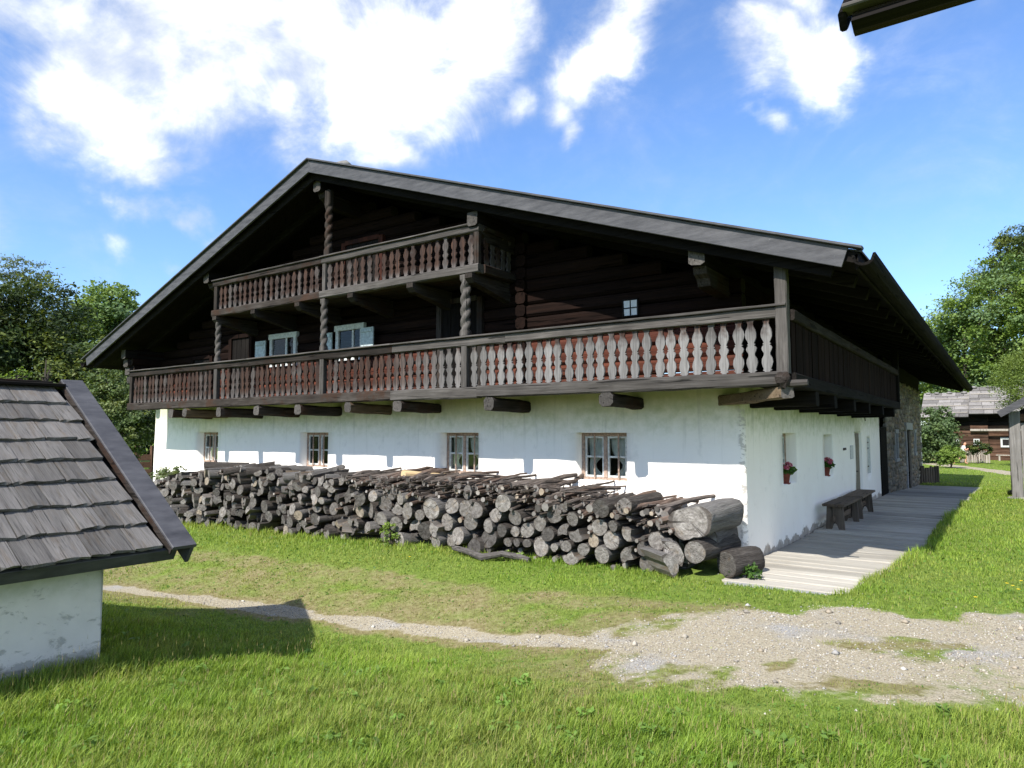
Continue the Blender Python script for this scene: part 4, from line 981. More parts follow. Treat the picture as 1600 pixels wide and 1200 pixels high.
# sticks: thin branches in the gaps and in heaps along the top
def stick_mesh(seed):
    rs = random.Random(seed); mb = MB(); K = 6; pts = []; rad = []
    bx, bz = rs.uniform(-.06, .06), rs.uniform(-.05, .05)
    for k in range(K):
        t = k / (K - 1); pts.append((bx * math.sin(math.pi * t) + rs.uniform(-.008, .008), t, bz * math.sin(math.pi * t * rs.uniform(.8, 1.2)) + rs.uniform(-.008, .008))); rad.append((.031 - .011 * t) * rs.uniform(.9, 1.12))
    mb.tube(pts, rad, 7, 0, 1, .08); return mb.mesh('firewood_stick', [M['stick'], M['cut']])
STM = [stick_mesh(q) for q in range(10)]
nst = 0
def put_stick(x, y, z, r, L, pitch, yaw, stuff=None):
    global nst
    o = obj_from('firewood_stick', random.choice(STM)); nst += 1
    k = r / .028; o.location = (x, y, z); o.scale = (k, L, k); o.rotation_euler = (pitch, 0, yaw)
    tag(o, pile_label('stick', x, z, r), 'stick', 'thin branches on the firewood stack')
for _ in range(9000):
    if nst >= 120: break
    x = random.uniform(-13.4, -.4); r = random.uniform(.018, .036); b = float(gz(x, -1.2)); z = random.uniform(b + .03, float(stick_from(x)) if x > -6.2 else float(pile_top(x)))
    if any(abs(x - c[0]) < .4 and math.hypot(x - c[0], z - c[1]) < .9 * (r + c[2]) for c in circ): continue
    circ.append((x, z, r)); o = put_stick(x, PYF + random.uniform(-.06, .12), z, r, random.uniform(.7, .95), random.gauss(0, .04), random.gauss(0, .08))
for _ in range(9000):
    if nst >= 292: break
    x = random.uniform(-6.4, -.55); r = random.choice([random.uniform(.016, .026), random.uniform(.022, .036), random.uniform(.03, .05)])
    lo, hi_ = float(stick_from(x)), float(pile_top(x)); lo = min(lo, hi_ - .06)
    z = lo + (hi_ - lo) * random.random() ** .85
    put_stick(x, PYF + random.uniform(-.10, .15) + .35 * max(0, (z - lo) / (hi_ - lo) - .5), z, r, random.uniform(.85, 1.35), random.uniform(-.02, .10), random.gauss(-.10, .20))
# brushwood too thin to count
V = MB()
for _ in range(420):
    x = random.uniform(-6.4, -.5); hi_ = float(pile_top(x)); lo = min(float(stick_from(x)) - .05, hi_ - .1); z = random.uniform(lo, hi_); yw = random.gauss(-.1, .3); L = random.uniform(.35, .8); y0 = PYF + random.uniform(-.08, .3); pt = random.gauss(.01, .05); r = random.uniform(.007, .014)
    V.tube([(x, y0, z), (x - math.sin(yw) * L * .5 + random.uniform(-.02, .02), y0 + L * .5, z + L * .5 * pt + random.uniform(-.02, .02)), (x - math.sin(yw) * L, y0 + L * math.cos(yw), z + L * pt)], [r, r * .9, r * .55], 5, 0, 0)
for _ in range(260):      # bark flakes and splinters on the left half
    x = random.uniform(-13, -6.5); z = float(pile_top(x)) + random.uniform(-.16, -.04); L = random.uniform(.25, .8); yw = random.gauss(0, .5); y0 = PYF + random.uniform(0, .6); r = random.uniform(.008, .02)
    V.tube([(x, y0, z), (x - math.sin(yw) * L, y0 + L * .8 * math.cos(yw), z + random.uniform(-.03, .05))], [r, r * .7], 5, 0, 0)
tag(V.build('brushwood', M['stick']), 'loose thin twigs and brushwood on top of the firewood stack', kind='stuff')
# the inner rows of the stack, seen only through the gaps
V = MB(); x = -13.3
while x < -.5:
    z = float(gz(x, -1)) + .08
    while z < min(float(stick_from(x)), float(pile_top(x))) - .12:
        r = random.uniform(.085, .105); V.tube([(x + random.uniform(-.02, .02), -.86, z), (x, -.15, z)], [r, r], 8, 0, 1); z += .17
    x += .19
tag(V.build('inner_firewood', [M['bark'], M['cut']]), 'inner rows of the firewood stack behind the front logs', kind='stuff')
# logs lying along the ridge of the stack
for (px, py, r, L, yaw, lab) in ((640, 740, .07, .8, -.5, 'pale freshly cut log on top of the stack between the two middle windows'), (330, 728, .10, .9, -.9, 'reddish split log lying on the stack below the window nearest the trees')):
    q = hit(px, py, 1, -.8); o = put_log(q[0], q[2], r, 'round', -.95, L, yaw, .12, lab)
    if px == 640:
        me = o.data.copy(); me.materials.clear(); m2 = wood('fresh_wood', (.35, .24, .12), (.5, .37, .2), (.6, .46, .27), 1, 1.0); me.materials.append(m2); me.materials.append(m2); o.data = me
for q in range(26):
    x = random.uniform(-13, -6.4); r = random.uniform(.05, .085)
    put_log(x, float(pile_top(x)) - r * .3, r, random.choice(['round', 'half', 'wedge']), PYF + random.uniform(.0, .3), random.uniform(.6, .95), random.gauss(-.2, .5), random.gauss(.02, .06), None) if nlog < 320 else None; nlog += 1
p0 = hit(705, 857, 1, -1.55); dw = MB(); pts = []
for px, py in ((702, 855), (730, 857), (760, 860), (785, 868), (805, 862), (822, 860)):
    g = hit(px, py, 1, -1.5); pts.append((g[0], -1.5 - .10 * math.sin(px * .06), float(gz(g[0], -1.5)) + .075 + .035 * math.sin(px * .09)))
dw.tube(pts, [.035, .045, .05, .04, .045, .035], 9, 0, 0, .08)
tag(dw.build('driftwood_branch', M['grey_x']), 'bleached crooked branch lying in the grass at the foot of the stack', 'branch')

# ------------------------------------------------------------------ little shed
SX, SYF, SG = -3.03, -6.57, -.5
shed = empty('garden_shed', (0, 0, 0), 0, 'low white plastered shed with a grey shingle roof and black verge board', 'shed')
sb = MB()
wall_panel(sb, lambda u, z, d: (SX + d - .015 * (z + .1), u, z), -10.6, SYF, SG, .95, [], .2, .22, .016)
wall_panel(sb, lambda u, z, d: (u, SYF + d * .5, z), -6.9, SX, SG, .95, [], .2, .3, .01)
sb.build('wall', M['plaster2'], shed, True)
gbm = MB(); gbm.add([(-6.9, SYF - .02, .9), (SX, SYF - .02, .9), (-4.72, SYF - .02, 1.98)], [[0, 1, 2]]).build('gable', M['plaster2'], shed)
EX, EZ, RX2, RZ2, YV = -2.68, .78, -4.74, 2.14, -6.13
sl = np.array([EX - RX2, 0, EZ - RZ2]); SLL = np.linalg.norm(sl); sl /= SLL; sn = np.array([-sl[2], 0, sl[0]])
R0 = np.array([RX2, 0, RZ2])
def on_roof(a, y, h): q = R0 + sl * a + sn * h; return (q[0], y, q[2])
MB().prism([(0, -.10), (SLL - .02, -.10), (SLL - .02, -.04), (0, -.04)], (RX2, -10.9, RZ2), sl, sn, (0, 1, 0), 10.9 + YV - .02, 0).build('roof_boards', M['roofwood_x'], shed)
MB().prism([(0, -.10), (SLL, -.10), (SLL, -.02), (0, -.02)], (RX2, -10.9, RZ2), (-sl[0], 0, sl[2]), (-sn[0], 0, sn[2]), (0, 1, 0), 10.9 + YV, 0).build('rear_slope', M['roofwood_x'], shed)
NR = 8; ex = SLL / NR
shm = []
for q in range(7):
    rs = random.Random(q); mb = MB(); n = 5; V = []; L = .40
    for k, a in enumerate((0, .5, 1.0)):
        for i in range(n):
            u = i / (n - 1) - .5
            for h in (0, 1):
                V.append((a * L + (rs.uniform(-.012, .012) if k == 2 else 0), u, .006 + h * (.012 + .012 * a) + .004 * math.cos(u * 5 + q) * a + rs.uniform(-.002, .002)))
    def id_(k, i, h): return (k * n + i) * 2 + h
    Fq = []
    for k in range(2):
        for i in range(n - 1):
            Fq.append([id_(k, i, 1), id_(k, i + 1, 1), id_(k + 1, i + 1, 1), id_(k + 1, i, 1)]); Fq.append([id_(k, i, 0), id_(k + 1, i, 0), id_(k + 1, i + 1, 0), id_(k, i + 1, 0)])
        Fq.append([id_(k, 0, 0), id_(k, 0, 1), id_(k + 1, 0, 1), id_(k + 1, 0, 0)]); Fq.append([id_(k, n - 1, 0), id_(k + 1, n - 1, 0), id_(k + 1, n - 1, 1), id_(k, n - 1, 1)])
    for i in range(n - 1): Fq.append([id_(2, i, 0), id_(2, i, 1), id_(2, i + 1, 1), id_(2, i + 1, 0)]); Fq.append([id_(0, i, 0), id_(0, i + 1, 0), id_(0, i + 1, 1), id_(0, i, 1)])
    mb.add(V, Fq); shm.append(mb.mesh('shingle', M['shingle_l']))
ang = math.atan2(-sl[2], sl[0])
for r in range(NR):
    y = YV - .14 - random.uniform(0, .05)
    while y > -9.3:
        w = random.uniform(.13, .24); o = obj_from('shingle', random.choice(shm), shed)
        o.location = on_roof(ex * (r + 1) - .385 + random.uniform(-.014, .014), y - w / 2, -.028 + .012)
        o.scale = (1, w - .006, 1); o.rotation_euler = (random.uniform(-.012, .012), ang - .055 - random.uniform(0, .015), random.uniform(-.015, .015)); y -= w
va, vb = np.array(on_roof(-.06, YV - .02, .045)), np.array(on_roof(SLL + .06, YV - .02, .045))
MB().beam(va, vb, .20, .03, tuple(sn), .005).build('verge_board', M['tar'], shed)
MB().beam(va - sn * .09 + np.array([0, .07, 0]), vb - sn * .09 + np.array([0, .07, 0]), .03, .15, tuple(sn), .004).build('barge_board', M['tar'], shed)
MB().beam(va - sn * .03 + np.array([0, -.105, 0]), vb - sn * .03 + np.array([0, -.102, 0]), .012, .05, tuple(sn), .003).build('verge_lath', M['dusk_x'], shed)
MB().beam(on_roof(SLL - .03, -10.9, -.085), on_roof(SLL - .03, YV - .02, -.085), .035, .11, tuple(sn), .004).build('eave_board', M['tar'], shed)
MB().beam((RX2, -10.9, RZ2 + .02), (RX2, YV - .12, RZ2 + .02), .20, .035, (0, 0, 1), .006, 0, None, 24, .005).build('ridge_board', M['roofwood_y'], shed)
MB().beam((RX2 - .06, -10.9, RZ2 + .05), (RX2 - .06, YV - .2, RZ2 + .048), .12, .02, (0, 0, 1), .004, 0, None, 24, .004).build('ridge_board', M['dusk_y'], shed)
for y in (-6.95, -8.2): MB().beam((SX - .2, y, .735), (SX + .27, y, .735), .13, .11, (0, 0, 1), .012).build('rafter_end', M['tar'], shed)

# ------------------------------------------------------------------ notice shelter overhead (its roof corner shows)
q = hit(1334, 52, 2, 2.32); NX, NY, NZ = q
ns = empty('notice_shelter', (3.6, NY + .35, float(gz(3.6, NY))), 0, 'dark wooden shelter roof whose corner juts into the sky above the lawn', 'shelter')
ns.location = (0, 0, 0)
d = np.array([0, .72, .69]); d /= np.linalg.norm(d); n = np.array([0, -d[2], d[1]]); NL = .36
MB().prism([(0, 0), (NL, 0), (NL, .022), (-.012, .022)], (NX, NY, NZ), d, n, (1, 0, 0), 2.3, 0).build('roof_boards', M['roofwood_x'], ns)
MB().beam((NX + .0, NY + .004, NZ + .016), (NX + 2.3, NY + .004, NZ + .016), .02, .032, (0, 0, 1), .003).build('eave_board', M['dusk_x'], ns)
MB().beam((NX - .012, NY - .010, NZ + .036), (NX + 2.3, NY - .010, NZ + .036), .03, .008, (0, 0, 1), .002).build('drip_edge', M['grey_x'], ns)
MB().beam(np.array([NX - .014, NY - .004, NZ + .022]), np.array([NX - .014, NY, NZ + .022]) + d * NL, .012, .03, tuple(n), .003).build('verge_board', M['roofwood_y'], ns)
for x in (NX + .75, NX + 1.95):
    MB().beam((x, NY + .22, float(gz(x, NY + .22)) - .2), (x, NY + .22, NZ + .2), .10, .10, (0, 1, 0), .01).build('post', M['dusk_z'], ns)
MB().box((NX + .8, NY + .19, 1.0), (NX + 1.9, NY + .25, 1.9), .006).build('board', M['dusk_x'], ns)

# ------------------------------------------------------------------ wooden hut at the right edge
hp = hit(1591, 780, 2, 0.0); HX, HY = hp[0], hp[1]
hut = empty('wooden_hut', (0, 0, 0), 0, 'small grey wooden hut with a dark verge board beside the lawn', 'hut')
for (x, y) in ((HX, HY), (HX + 2.6, HY), (HX, HY + 2.6), (HX + 2.6, HY + 2.6)):
    MB().beam((x, y, .04), (x, y, 2.25), .24, .24, (0, 1, 0), .02, 0, None, 8, .006).build('post', M['silver_z'], hut)
    lump(.26, (1, 1, .3), c=(x, y, .0)).build('base_stone', M['slate'], hut, True)
for k in range(11): MB().box((HX + .13 + k * .215, HY - .02, .12), (HX + .13 + k * .215 + .207, HY + .03, 1.95), .005).build('wall_board', M['silver_z'], hut)
for k in range(11): MB().box((HX - .02, HY + .13 + k * .215, .12), (HX + .03, HY + .13 + k * .215 + .207, 1.95), .005).build('wall_board', M['silver_z'], hut)
MB().box((HX - .12, HY - .09, 2.0), (HX + 2.72, HY + .09, 2.18), .01).build('tie_beam', M['far_x'], hut)
MB().add([(HX - .05, HY - .03, 2.15), (HX + 2.65, HY - .03, 2.15), (HX + 1.3, HY - .03, 3.05)], [[0, 1, 2]]).build('gable', M['roofwood_x'], hut)
e = hit(1561, 646, 1, HY - .45)
for s in (-1, 1):
    cx = HX + 1.3; ex_ = e[0] if s < 0 else 2 * cx - e[0]
    d = np.array([ex_ - cx, 0, e[2] - (e[2] + (cx - e[0]) * .62)]); L = np.linalg.norm(d); d /= L; n = np.array([-d[2] * -s if False else abs(d[2]) * s, 0, abs(d[0])])
    top = np.array([cx, HY - .45, e[2] + (cx - e[0]) * .62])
    MB().prism([(0, -.03), (L, -.03), (L, .04), (0, .04)], tuple(top), d, n, (0, 1, 0), 3.5, 0).build('roof_slope', M['roofwood_x'], hut)
    MB().beam(top + np.array([0, -.02, 0]) - n * .02, top + d * (L + .02) + np.array([0, -.02, 0]) - n * .02, .03, .17, tuple(n), .004).build('barge_board', M['tar'], hut)

# ------------------------------------------------------------------ palisade by the far house corner
ps = empty('palisade_fence', (0, 0, 0), 0, 'short palisade of dark upright stakes at the far corner of the rubble wall', 'fence')
pa, pb = hit(1440, 754, 2, -.24), hit(1466, 753, 2, -.24)
for k in range(8):
    t = k / 7; x, y = pa[0] + (pb[0] - pa[0]) * t, pa[1] + (pb[1] - pa[1]) * t; h = random.uniform(.60, .68)
    MB().tube([(x, y, -.45), (x, y, -.27 + h * .5), (x + random.uniform(-.01, .01), y, -.27 + h)], [.05, .048, .042], 8, 0, 0, .05).build('stake', M['stake'], ps)
MB().beam((pa[0], pa[1] + .06, .12), (pb[0], pb[1] + .06, .12), .03, .06, (0, 0, 1), .005).build('rail', M['stake'], ps)

# ------------------------------------------------------------------ log house in the distance
LY = 51.0; GZL = -.33
lh = empty('log_house', (0, 0, 0), 0, 'brown log house with a shingle roof weighted by stones, beyond the picket fence', 'house')
lx0 = hit(1447, 660, 1, LY)[0]; lx1 = lx0 + 12.5
zz0 = hit(1500, 652, 1, LY - .8)[2]; zr = hit(1520, 606, 1, LY + 3.2)[2]; zr2 = hit(1480, 615, 1, LY + 3.2)[2]
nl = 12; lh_ = (zz0 + .25 - GZL) / nl
mid = hit(1545, 700, 1, LY)[0]
for k in range(nl):
    for (a, b, dy) in ((lx0 + .3, mid, .0), (mid + .02, lx1, .35)):
        MB().prism(log_profile(lh_ - .015, .22), (a, LY + .11 + dy, GZL + (k + .5) * lh_), (0, 1, 0), (0, 0, 1), (1, 0, 0), b - a, 0, None, 10, .012).build('log', M['far_x'] if k < 9 else M['roofwood_x'], lh)  # top logs use the near-black timber, darker than those below
MB().box((lx0 + .3, LY + .25, GZL), (lx0 + .5, LY + 6.5, zz0 + .2)).build('side_wall', M['far_y'], lh)
MB().box((lx0 + .5, LY + 6.3, GZL), (lx1, LY + 6.5, zz0 + .2)).build('rear_wall', M['far_x'], lh)
xs_ = hit(1513, 640, 1, LY - .8)[0]
for (a, b, ze, zt, yf, sh) in ((lx0 - .3, xs_, zz0, zr2, LY - .9, 0), (xs_ + .01, lx1 + .5, zz0 + .22, zr, LY - .7, 1)):
    d = np.array([0, LY + 3.2 - yf, zt - ze]); L = np.linalg.norm(d); d /= L; n = np.array([0, -d[2], d[1]])
    rf = MB().prism([(0, -.1), (L, -.1), (L, 0), (0, 0)], (a, yf, ze), d, n, (1, 0, 0), b - a, 0).build('roof_slope', M['roofwood_x'], lh)
    MB().prism([(0, -.1), (L, -.1), (L, 0), (0, 0)], (a, 2 * (LY + 3.2) - yf, ze), (0, -d[1], d[2]), (0, -n[1], n[2]), (1, 0, 0), b - a, 0).build('roof_slope', M['roofwood_x'], lh)
    nr = 7
    for r in range(nr):
        x = a
        while x < b:
            w = random.uniform(.5, 1.1); q0 = np.array([0, yf, ze]) + d * (L * r / nr - .06) + n * (.03 + random.uniform(0, .02))
            MB().prism([(0, 0), (L / nr + .1, -.02), (L / nr + .1, .0), (0, .045)], (x, q0[1], q0[2]), d, n, (1, 0, 0), min(w, b - x) - .02, 0).build('roof_shake', M['fshingle'], rf); x += w
    for r in (1.0, 3.0, 5.0):
        q0 = np.array([0, yf, ze]) + d * (L * r / nr) + n * .085
        MB().beam((a + .1, q0[1], q0[2]), (b - .1, q0[1], q0[2]), .09, .06, tuple(n), .02, 0, None, 12, .01).build('roof_pole', M['picket'], rf)
    x = a + .3
    while x < b:
        lump(random.uniform(.13, .2), (1.2, 1, .6), c=(x, LY + 3.0, zt + .02)).build('roof_stone', M['slate'], rf, True); x += random.uniform(.5, 1.1)
z_ = hit(1540, 672, 1, LY - .3)[2]; MB().beam((hit(1516, 672, 1, LY - .2)[0], LY - .2, z_), (lx1, LY - .2, z_), .16, .16, (0, 0, 1), .02).build('shelf_beam', M['picket'], lh)
def far_window(px0, px1, py0, py1, dy, t):
    a = hit(px0, py0, 1, LY + dy - .03); b = hit(px1, py1, 1, LY + dy - .03); f = MB()
    f.box((a[0], LY + dy - .07, b[2]), (a[0] + t, LY + dy + .05, a[2])); f.box((b[0] - t, LY + dy - .07, b[2]), (b[0], LY + dy + .05, a[2])); f.box((a[0], LY + dy - .075, a[2] - t), (b[0], LY + dy + .05, a[2] + .01)); f.box((a[0], LY + dy - .075, b[2] - .01), (b[0], LY + dy + .05, b[2] + t))
    f.box(((a[0] + b[0]) / 2 - t * .3, LY + dy - .065, b[2]), ((a[0] + b[0]) / 2 + t * .3, LY + dy, a[2]))
    w = f.build('window', M['frame_white'], lh); box_obj('pane', (a[0] + t, LY + dy - .04, b[2] + t), (b[0] - t, LY + dy - .02, a[2] - t), M['dark'], w)
far_window(1490, 1499, 686, 693, 0, .05); far_window(1521, 1531, 686, 695, 0, .06); far_window(1563, 1592, 684, 699, .35, .12)
lb2 = empty('bench', (hit(1578, 712, 1, LY - .5)[0], LY - .5, GZL), 0, 'plain light wood bench in front of the distant log house', 'bench')
MB().box((-.8, -.18, .42), (1.6, .18, .48)).build('seat', M['picket'], lb2)
for x in (-.6, .5, 1.4): MB().box((x - .05, -.14, 0), (x + .05, .14, .42)).build('leg', M['picket'], lb2)
# picket fence
pf = empty('picket_fence', (0, 0, 0), 0, 'low grey picket fence in front of the distant log house', 'fence')
GP = -.31
f0, f1, f2 = hit(1480, 722, 2, GP), hit(1494, 723.5, 2, GP), hit(1546, 724.5, 2, GP)
def fence_run(a, b, n):
    for k in range(n + 1):
        t = k / n; x, y = a[0] + (b[0] - a[0]) * t, a[1] + (b[1] - a[1]) * t
        pr = [(-.05, 0), (.05, 0), (.05, .80), (0, .88), (-.05, .80)]; dd = (b - a)[:2] / np.linalg.norm((b - a)[:2])
        MB().prism(pr, (x, y, GP - .02 + random.uniform(-.03, .03)), (dd[0], dd[1], 0), (0, 0, 1), (-dd[1], dd[0], 0), .025, 0).build('picket', M['picket'], pf)
    for z in (.22, .62): MB().beam((a[0], a[1] + .05, GP + z), (b[0], b[1] + .05, GP + z), .04, .07, (0, 0, 1), .006).build('rail', M['picket'], pf)
fence_run(f0, f1, 4); fence_run(f1, f2, 14)
# garden fence glimpsed behind the left house corner
gf = empty('garden_fence', (0, 0, 0), 0, 'reddish board fence glimpsed behind the house corner beside the pear tree', 'fence')
ga, gb2 = at_dist(190, 703, 27.0), at_dist(262, 703, 27.0)
gzb = -.33
for k in range(4):
    t = k / 3; x, y = ga[0] + (gb2[0] - ga[0]) * t, ga[1] + (gb2[1] - ga[1]) * t; MB().beam((x, y, gzb - .2), (x, y, 1.25), .12, .12, (0, 1, 0), .01).build('post', M['far_z'], gf)
for z in (.1, .35, .6, .85): MB().beam((ga[0], ga[1] - .07, z), (gb2[0], gb2[1] - .07, z), .03, .2, (0, 0, 1), .006).build('board', M['far_x'], gf)

# ------------------------------------------------------------------ trees and shrubs
def crown_points(blobs, n, rs, sub=26, clump=.30, shell=.45):
    """leaf positions gathered in sub-clumps spread through each lobe of the crown; also the outward direction"""
    vol = np.array([b[1] ** 2 for b in blobs]); cnt = (n * vol / vol.sum()).astype(int); P_, N_, K_ = [], [], []
    for (c, r), m in zip(blobs, cnt):
        k = max(5, int(sub)); d = rs.normal(size=(k, 3)); d /= np.linalg.norm(d, axis=1)[:, None]
        cc = c + d * (r * (shell + (1 - shell) * rs.random(k) ** .6))[:, None] * np.array([1, 1, .9]); cr = r * clump * rs.uniform(.6, 1.3, k)
        i = rs.integers(0, k, m); o = rs.normal(size=(m, 3)) * .55; o[:, 2] *= .6
        p = cc[i] + o * cr[i][:, None]; P_.append(p)
        nn = d[i] * .5 + o * .5; nn[:, 2] += .5; N_.append(nn); K_.append(rs.random(k)[i])
    return np.concatenate(P_), np.concatenate(N_), np.concatenate(K_)
def tree(name, label, dist, blobs_px, n, leaf, cols, seed, sub=26, clump=.3, aspect=.6, base_px=None, trunk=True, group=None, cat='tree', depth=.7, stuff=False, tr=None, shell=.45):
    rs = np.random.default_rng(seed); blobs = []
    for (px, py, r) in blobs_px:
        R = r / F_PX * dist * 1.02; q = at_dist(px, py, dist + rs.uniform(-1, 1) * R * depth); q[2] = max(q[2], -.25 + R * .35); blobs.append((q, R))
    bx = np.mean([b[0][0] for b in blobs]); by = np.mean([b[0][1] for b in blobs])
    if base_px is not None: q = at_dist(base_px, 700, dist); bx, by = q[0], q[1]
    g = float(gz(bx, by))
    P_, N_, K_ = crown_points(blobs, n, rs, sub, clump, shell); keep = P_[:, 2] > g; P_, N_, K_ = P_[keep], N_[keep], K_[keep]
    ci = np.clip((K_ * len(cols)).astype(int), 0, len(cols) - 1); col = np.asarray(cols)[ci] * rs.uniform(.78, 1.25, (len(P_), 1))
    size = leaf * rs.uniform(.65, 1.35, len(P_)); off = np.array([bx, by, g])
    me = leaf_mesh('crown', P_ - off, col, size, rs, M['leaf'], aspect, .35, .25, N_)
    if stuff:
        o = obj_from(name, me); o.location = off; return tag(o, label, kind='stuff')
    t = empty(name, off, 0, label, cat, group)
    obj_from('crown', me, t)
    if trunk:
        top = max(b[0][2] for b in blobs) - g; tr = tr or max(.05, top * .022); mb = MB(); H = top * .82
        mb.tube([(rs.uniform(-.03, .03) * k, rs.uniform(-.03, .03) * k, H * k / 6 - (.15 if k == 0 else 0)) for k in range(7)], [tr * (1.25 if k == 0 else 1 - .13 * k) for k in range(7)], 8, 0, None, .06)
        tk = mb.build('trunk', M['bark_t'], t, True)
        for (c, r) in blobs:
            c = c - off; h0 = max(.15 * H, min(.8 * H, c[2] - r * .9)); 
            MB().tube([(0, 0, h0), (c[0] * .5, c[1] * .5, h0 + (c[2] - h0) * .6), (c[0], c[1], c[2])], [tr * .45, tr * .3, tr * .12], 6).build('limb', M['bark_t'], tk)
    return t
def _bt(nt, b):
    c = nt.coords(); n = nt.noise(nt.mapping(c, (6, 6, 1)), 3, 5, .7); P(nt, b, nt.ramp(n, [(.3, (.035, .028, .022)), (.7, (.13, .11, .09))]), .95, nt.bump(n, .8, .03), .1)
M['bark_t'] = material('trunk_bark', _bt)
DARK = [(.024, .040, .013), (.042, .066, .02), (.072, .105, .027), (.13, .16, .036)]
MID = [(.12, .19, .06), (.155, .235, .07), (.20, .28, .085), (.135, .205, .085)]
FRESH = [(.13, .20, .035), (.17, .25, .045), (.21, .29, .06), (.15, .22, .045)]
GREYG = [(.11, .14, .075), (.15, .18, .095), (.13, .16, .085)]
tree('evergreen_tree', 'big dark evergreen tree rising behind the shed roof', 36, [(10, 500, 70), (70, 500, 60), (110, 560, 62), (40, 570, 80), (95, 620, 70), (-40, 560, 90), (150, 620, 50), (20, 640, 80), (80, 680, 60), (140, 670, 50)], 60000, .20, DARK, 1, 44, .30, .5)
tree('feathery_tree', 'thin pale feathery tree above the big dark evergreen', 48, [(15, 440, 36), (45, 430, 26), (60, 455, 24), (25, 470, 40), (-20, 450, 40)], 7000, .17, GREYG, 2, 34, .20, .4, tr=.2)
tree('broadleaf_tree', 'mid green broadleaf tree between the dark evergreen and the farmhouse roof', 44, [(170, 490, 42), (140, 515, 42), (195, 520, 38), (160, 555, 55), (205, 570, 45), (185, 465, 20), (150, 480, 22), (215, 500, 26), (200, 620, 50)], 38000, .20, MID, 3, 34, .26)
tree('willow_shrub', 'yellowish shrub peeping out between the dark evergreen and the broadleaf tree', 47, [(92, 500, 30), (110, 495, 26), (100, 530, 36), (120, 560, 40)], 9000, .15, [(.12, .13, .045), (.15, .16, .055), (.10, .12, .04)], 4, 24, .28, .35)
tree('pear_tree', 'slender leafy pear tree close to the corner of the farmhouse', 24, [(175, 605, 32), (165, 590, 26), (190, 640, 36), (168, 650, 30), (205, 668, 30), (150, 612, 16), (195, 610, 24), (222, 650, 20), (190, 690, 30), (215, 690, 22)], 15000, .085, [(.10, .145, .05), (.13, .175, .06), (.19, .23, .09), (.08, .12, .045)], 5, 30, .26, .6, tr=.09)
tree('dark_hedge', 'dense dark hedge between the shed and the pear tree', 30, [(215, 660, 36), (240, 680, 34), (228, 625, 34), (130, 690, 46), (60, 690, 50), (180, 700, 34), (248, 640, 26), (262, 665, 26)], 20000, .12, [(.014, .024, .008), (.022, .035, .010)], 6, 30, .3, cat='hedge', trunk=False)
tree('spruce_tree', 'tall dark spruce towering over the woods beside the hut', 88, [(1600, 380, 30), (1590, 410, 38), (1570, 440, 40), (1620, 430, 55), (1590, 470, 50), (1630, 390, 40)], 30000, .32, DARK[1:], 7, 34, .24, .4)
tree('broadleaf_tree', 'broad green tree filling the gap above the distant log house', 78, [(1545, 500, 62), (1500, 530, 48), (1570, 455, 48), (1465, 520, 28), (1525, 570, 58), (1590, 530, 62), (1485, 580, 42), (1600, 590, 55), (1455, 570, 30), (1440, 610, 36), (1430, 590, 22), (1540, 615, 45), (1480, 625, 30)], 62000, .27, MID + FRESH[:2], 8, 40, .24)
tree('larch_tree', 'thin grey green larch sticking up behind the broad green tree', 84, [(1525, 420, 10), (1522, 440, 14), (1520, 462, 20), (1495, 480, 18), (1475, 492, 15), (1450, 503, 10), (1530, 480, 22), (1505, 500, 26)], 5200, .22, GREYG, 9, 24, .24, .35, tr=.12)
tree('willow_tree', 'bright yellowish green willow behind the roof of the hut', 48, [(1600, 570, 30), (1588, 590, 26), (1605, 605, 36), (1625, 580, 44), (1630, 620, 44)], 15000, .13, [(.13, .18, .035), (.16, .21, .05), (.11, .16, .03)], 10, 26, .3, .35)
tree('lilac_bush', 'large pale leaved bush in front of the distant log house', 54, [(1460, 672, 24), (1450, 655, 18), (1472, 652, 16), (1462, 695, 24), (1446, 690, 20), (1480, 680, 16), (1478, 706, 14), (1455, 708, 16), (1470, 710, 14)], 11000, .16, [(.075, .12, .045), (.10, .15, .06), (.125, .18, .065)], 11, 26, .3, .7, cat='bush', tr=.06)
tree('round_bush', 'small round yellow green bush at the end of the picket fence', 46, [(1476, 715, 11), (1487, 707, 12), (1495, 714, 10), (1484, 717, 10)], 3800, .10, FRESH, 12, 20, .32, .6, cat='bush', tr=.05)
tree('dark_bush', 'low dark bush between the picket fence and the log house', 53, [(1515, 702, 8), (1528, 700, 9), (1540, 702, 8)], 2200, .11, DARK, 13, 16, .32, cat='bush', tr=.04)
wd = []
for px in range(-120, 270, 45): wd += [(px, 640, 62), (px + 20, 600 + 20 * math.sin(px), 40)]
tree('woodland', 'far dark woodland closing the view behind the left trees', 64, wd, 22000, .34, DARK[:3], 14, 20, .32, stuff=True)
wd = []
for px in range(1380, 1760, 45): wd += [(px, 640, 60), (px + 20, 590, 50), (px + 40, 545, 40 if px > 1440 else 20)]
wr = []
for px in range(1790, 2500, 70): wr += [(px, 620, 80), (px + 30, 530, 80), (px + 10, 450, 60)]  # unseen trees added beyond the frame to block sky light from the right
tree('woodland', 'unseen woodland past the hut, added to screen sky light from the side', 70, wr, 34000, .62, DARK[:3], 16, 18, .34, stuff=True)
tree('woodland', 'far dark woodland closing the view behind the distant log house', 105, wd, 26000, .5, DARK[:3], 15, 20, .32, stuff=True)
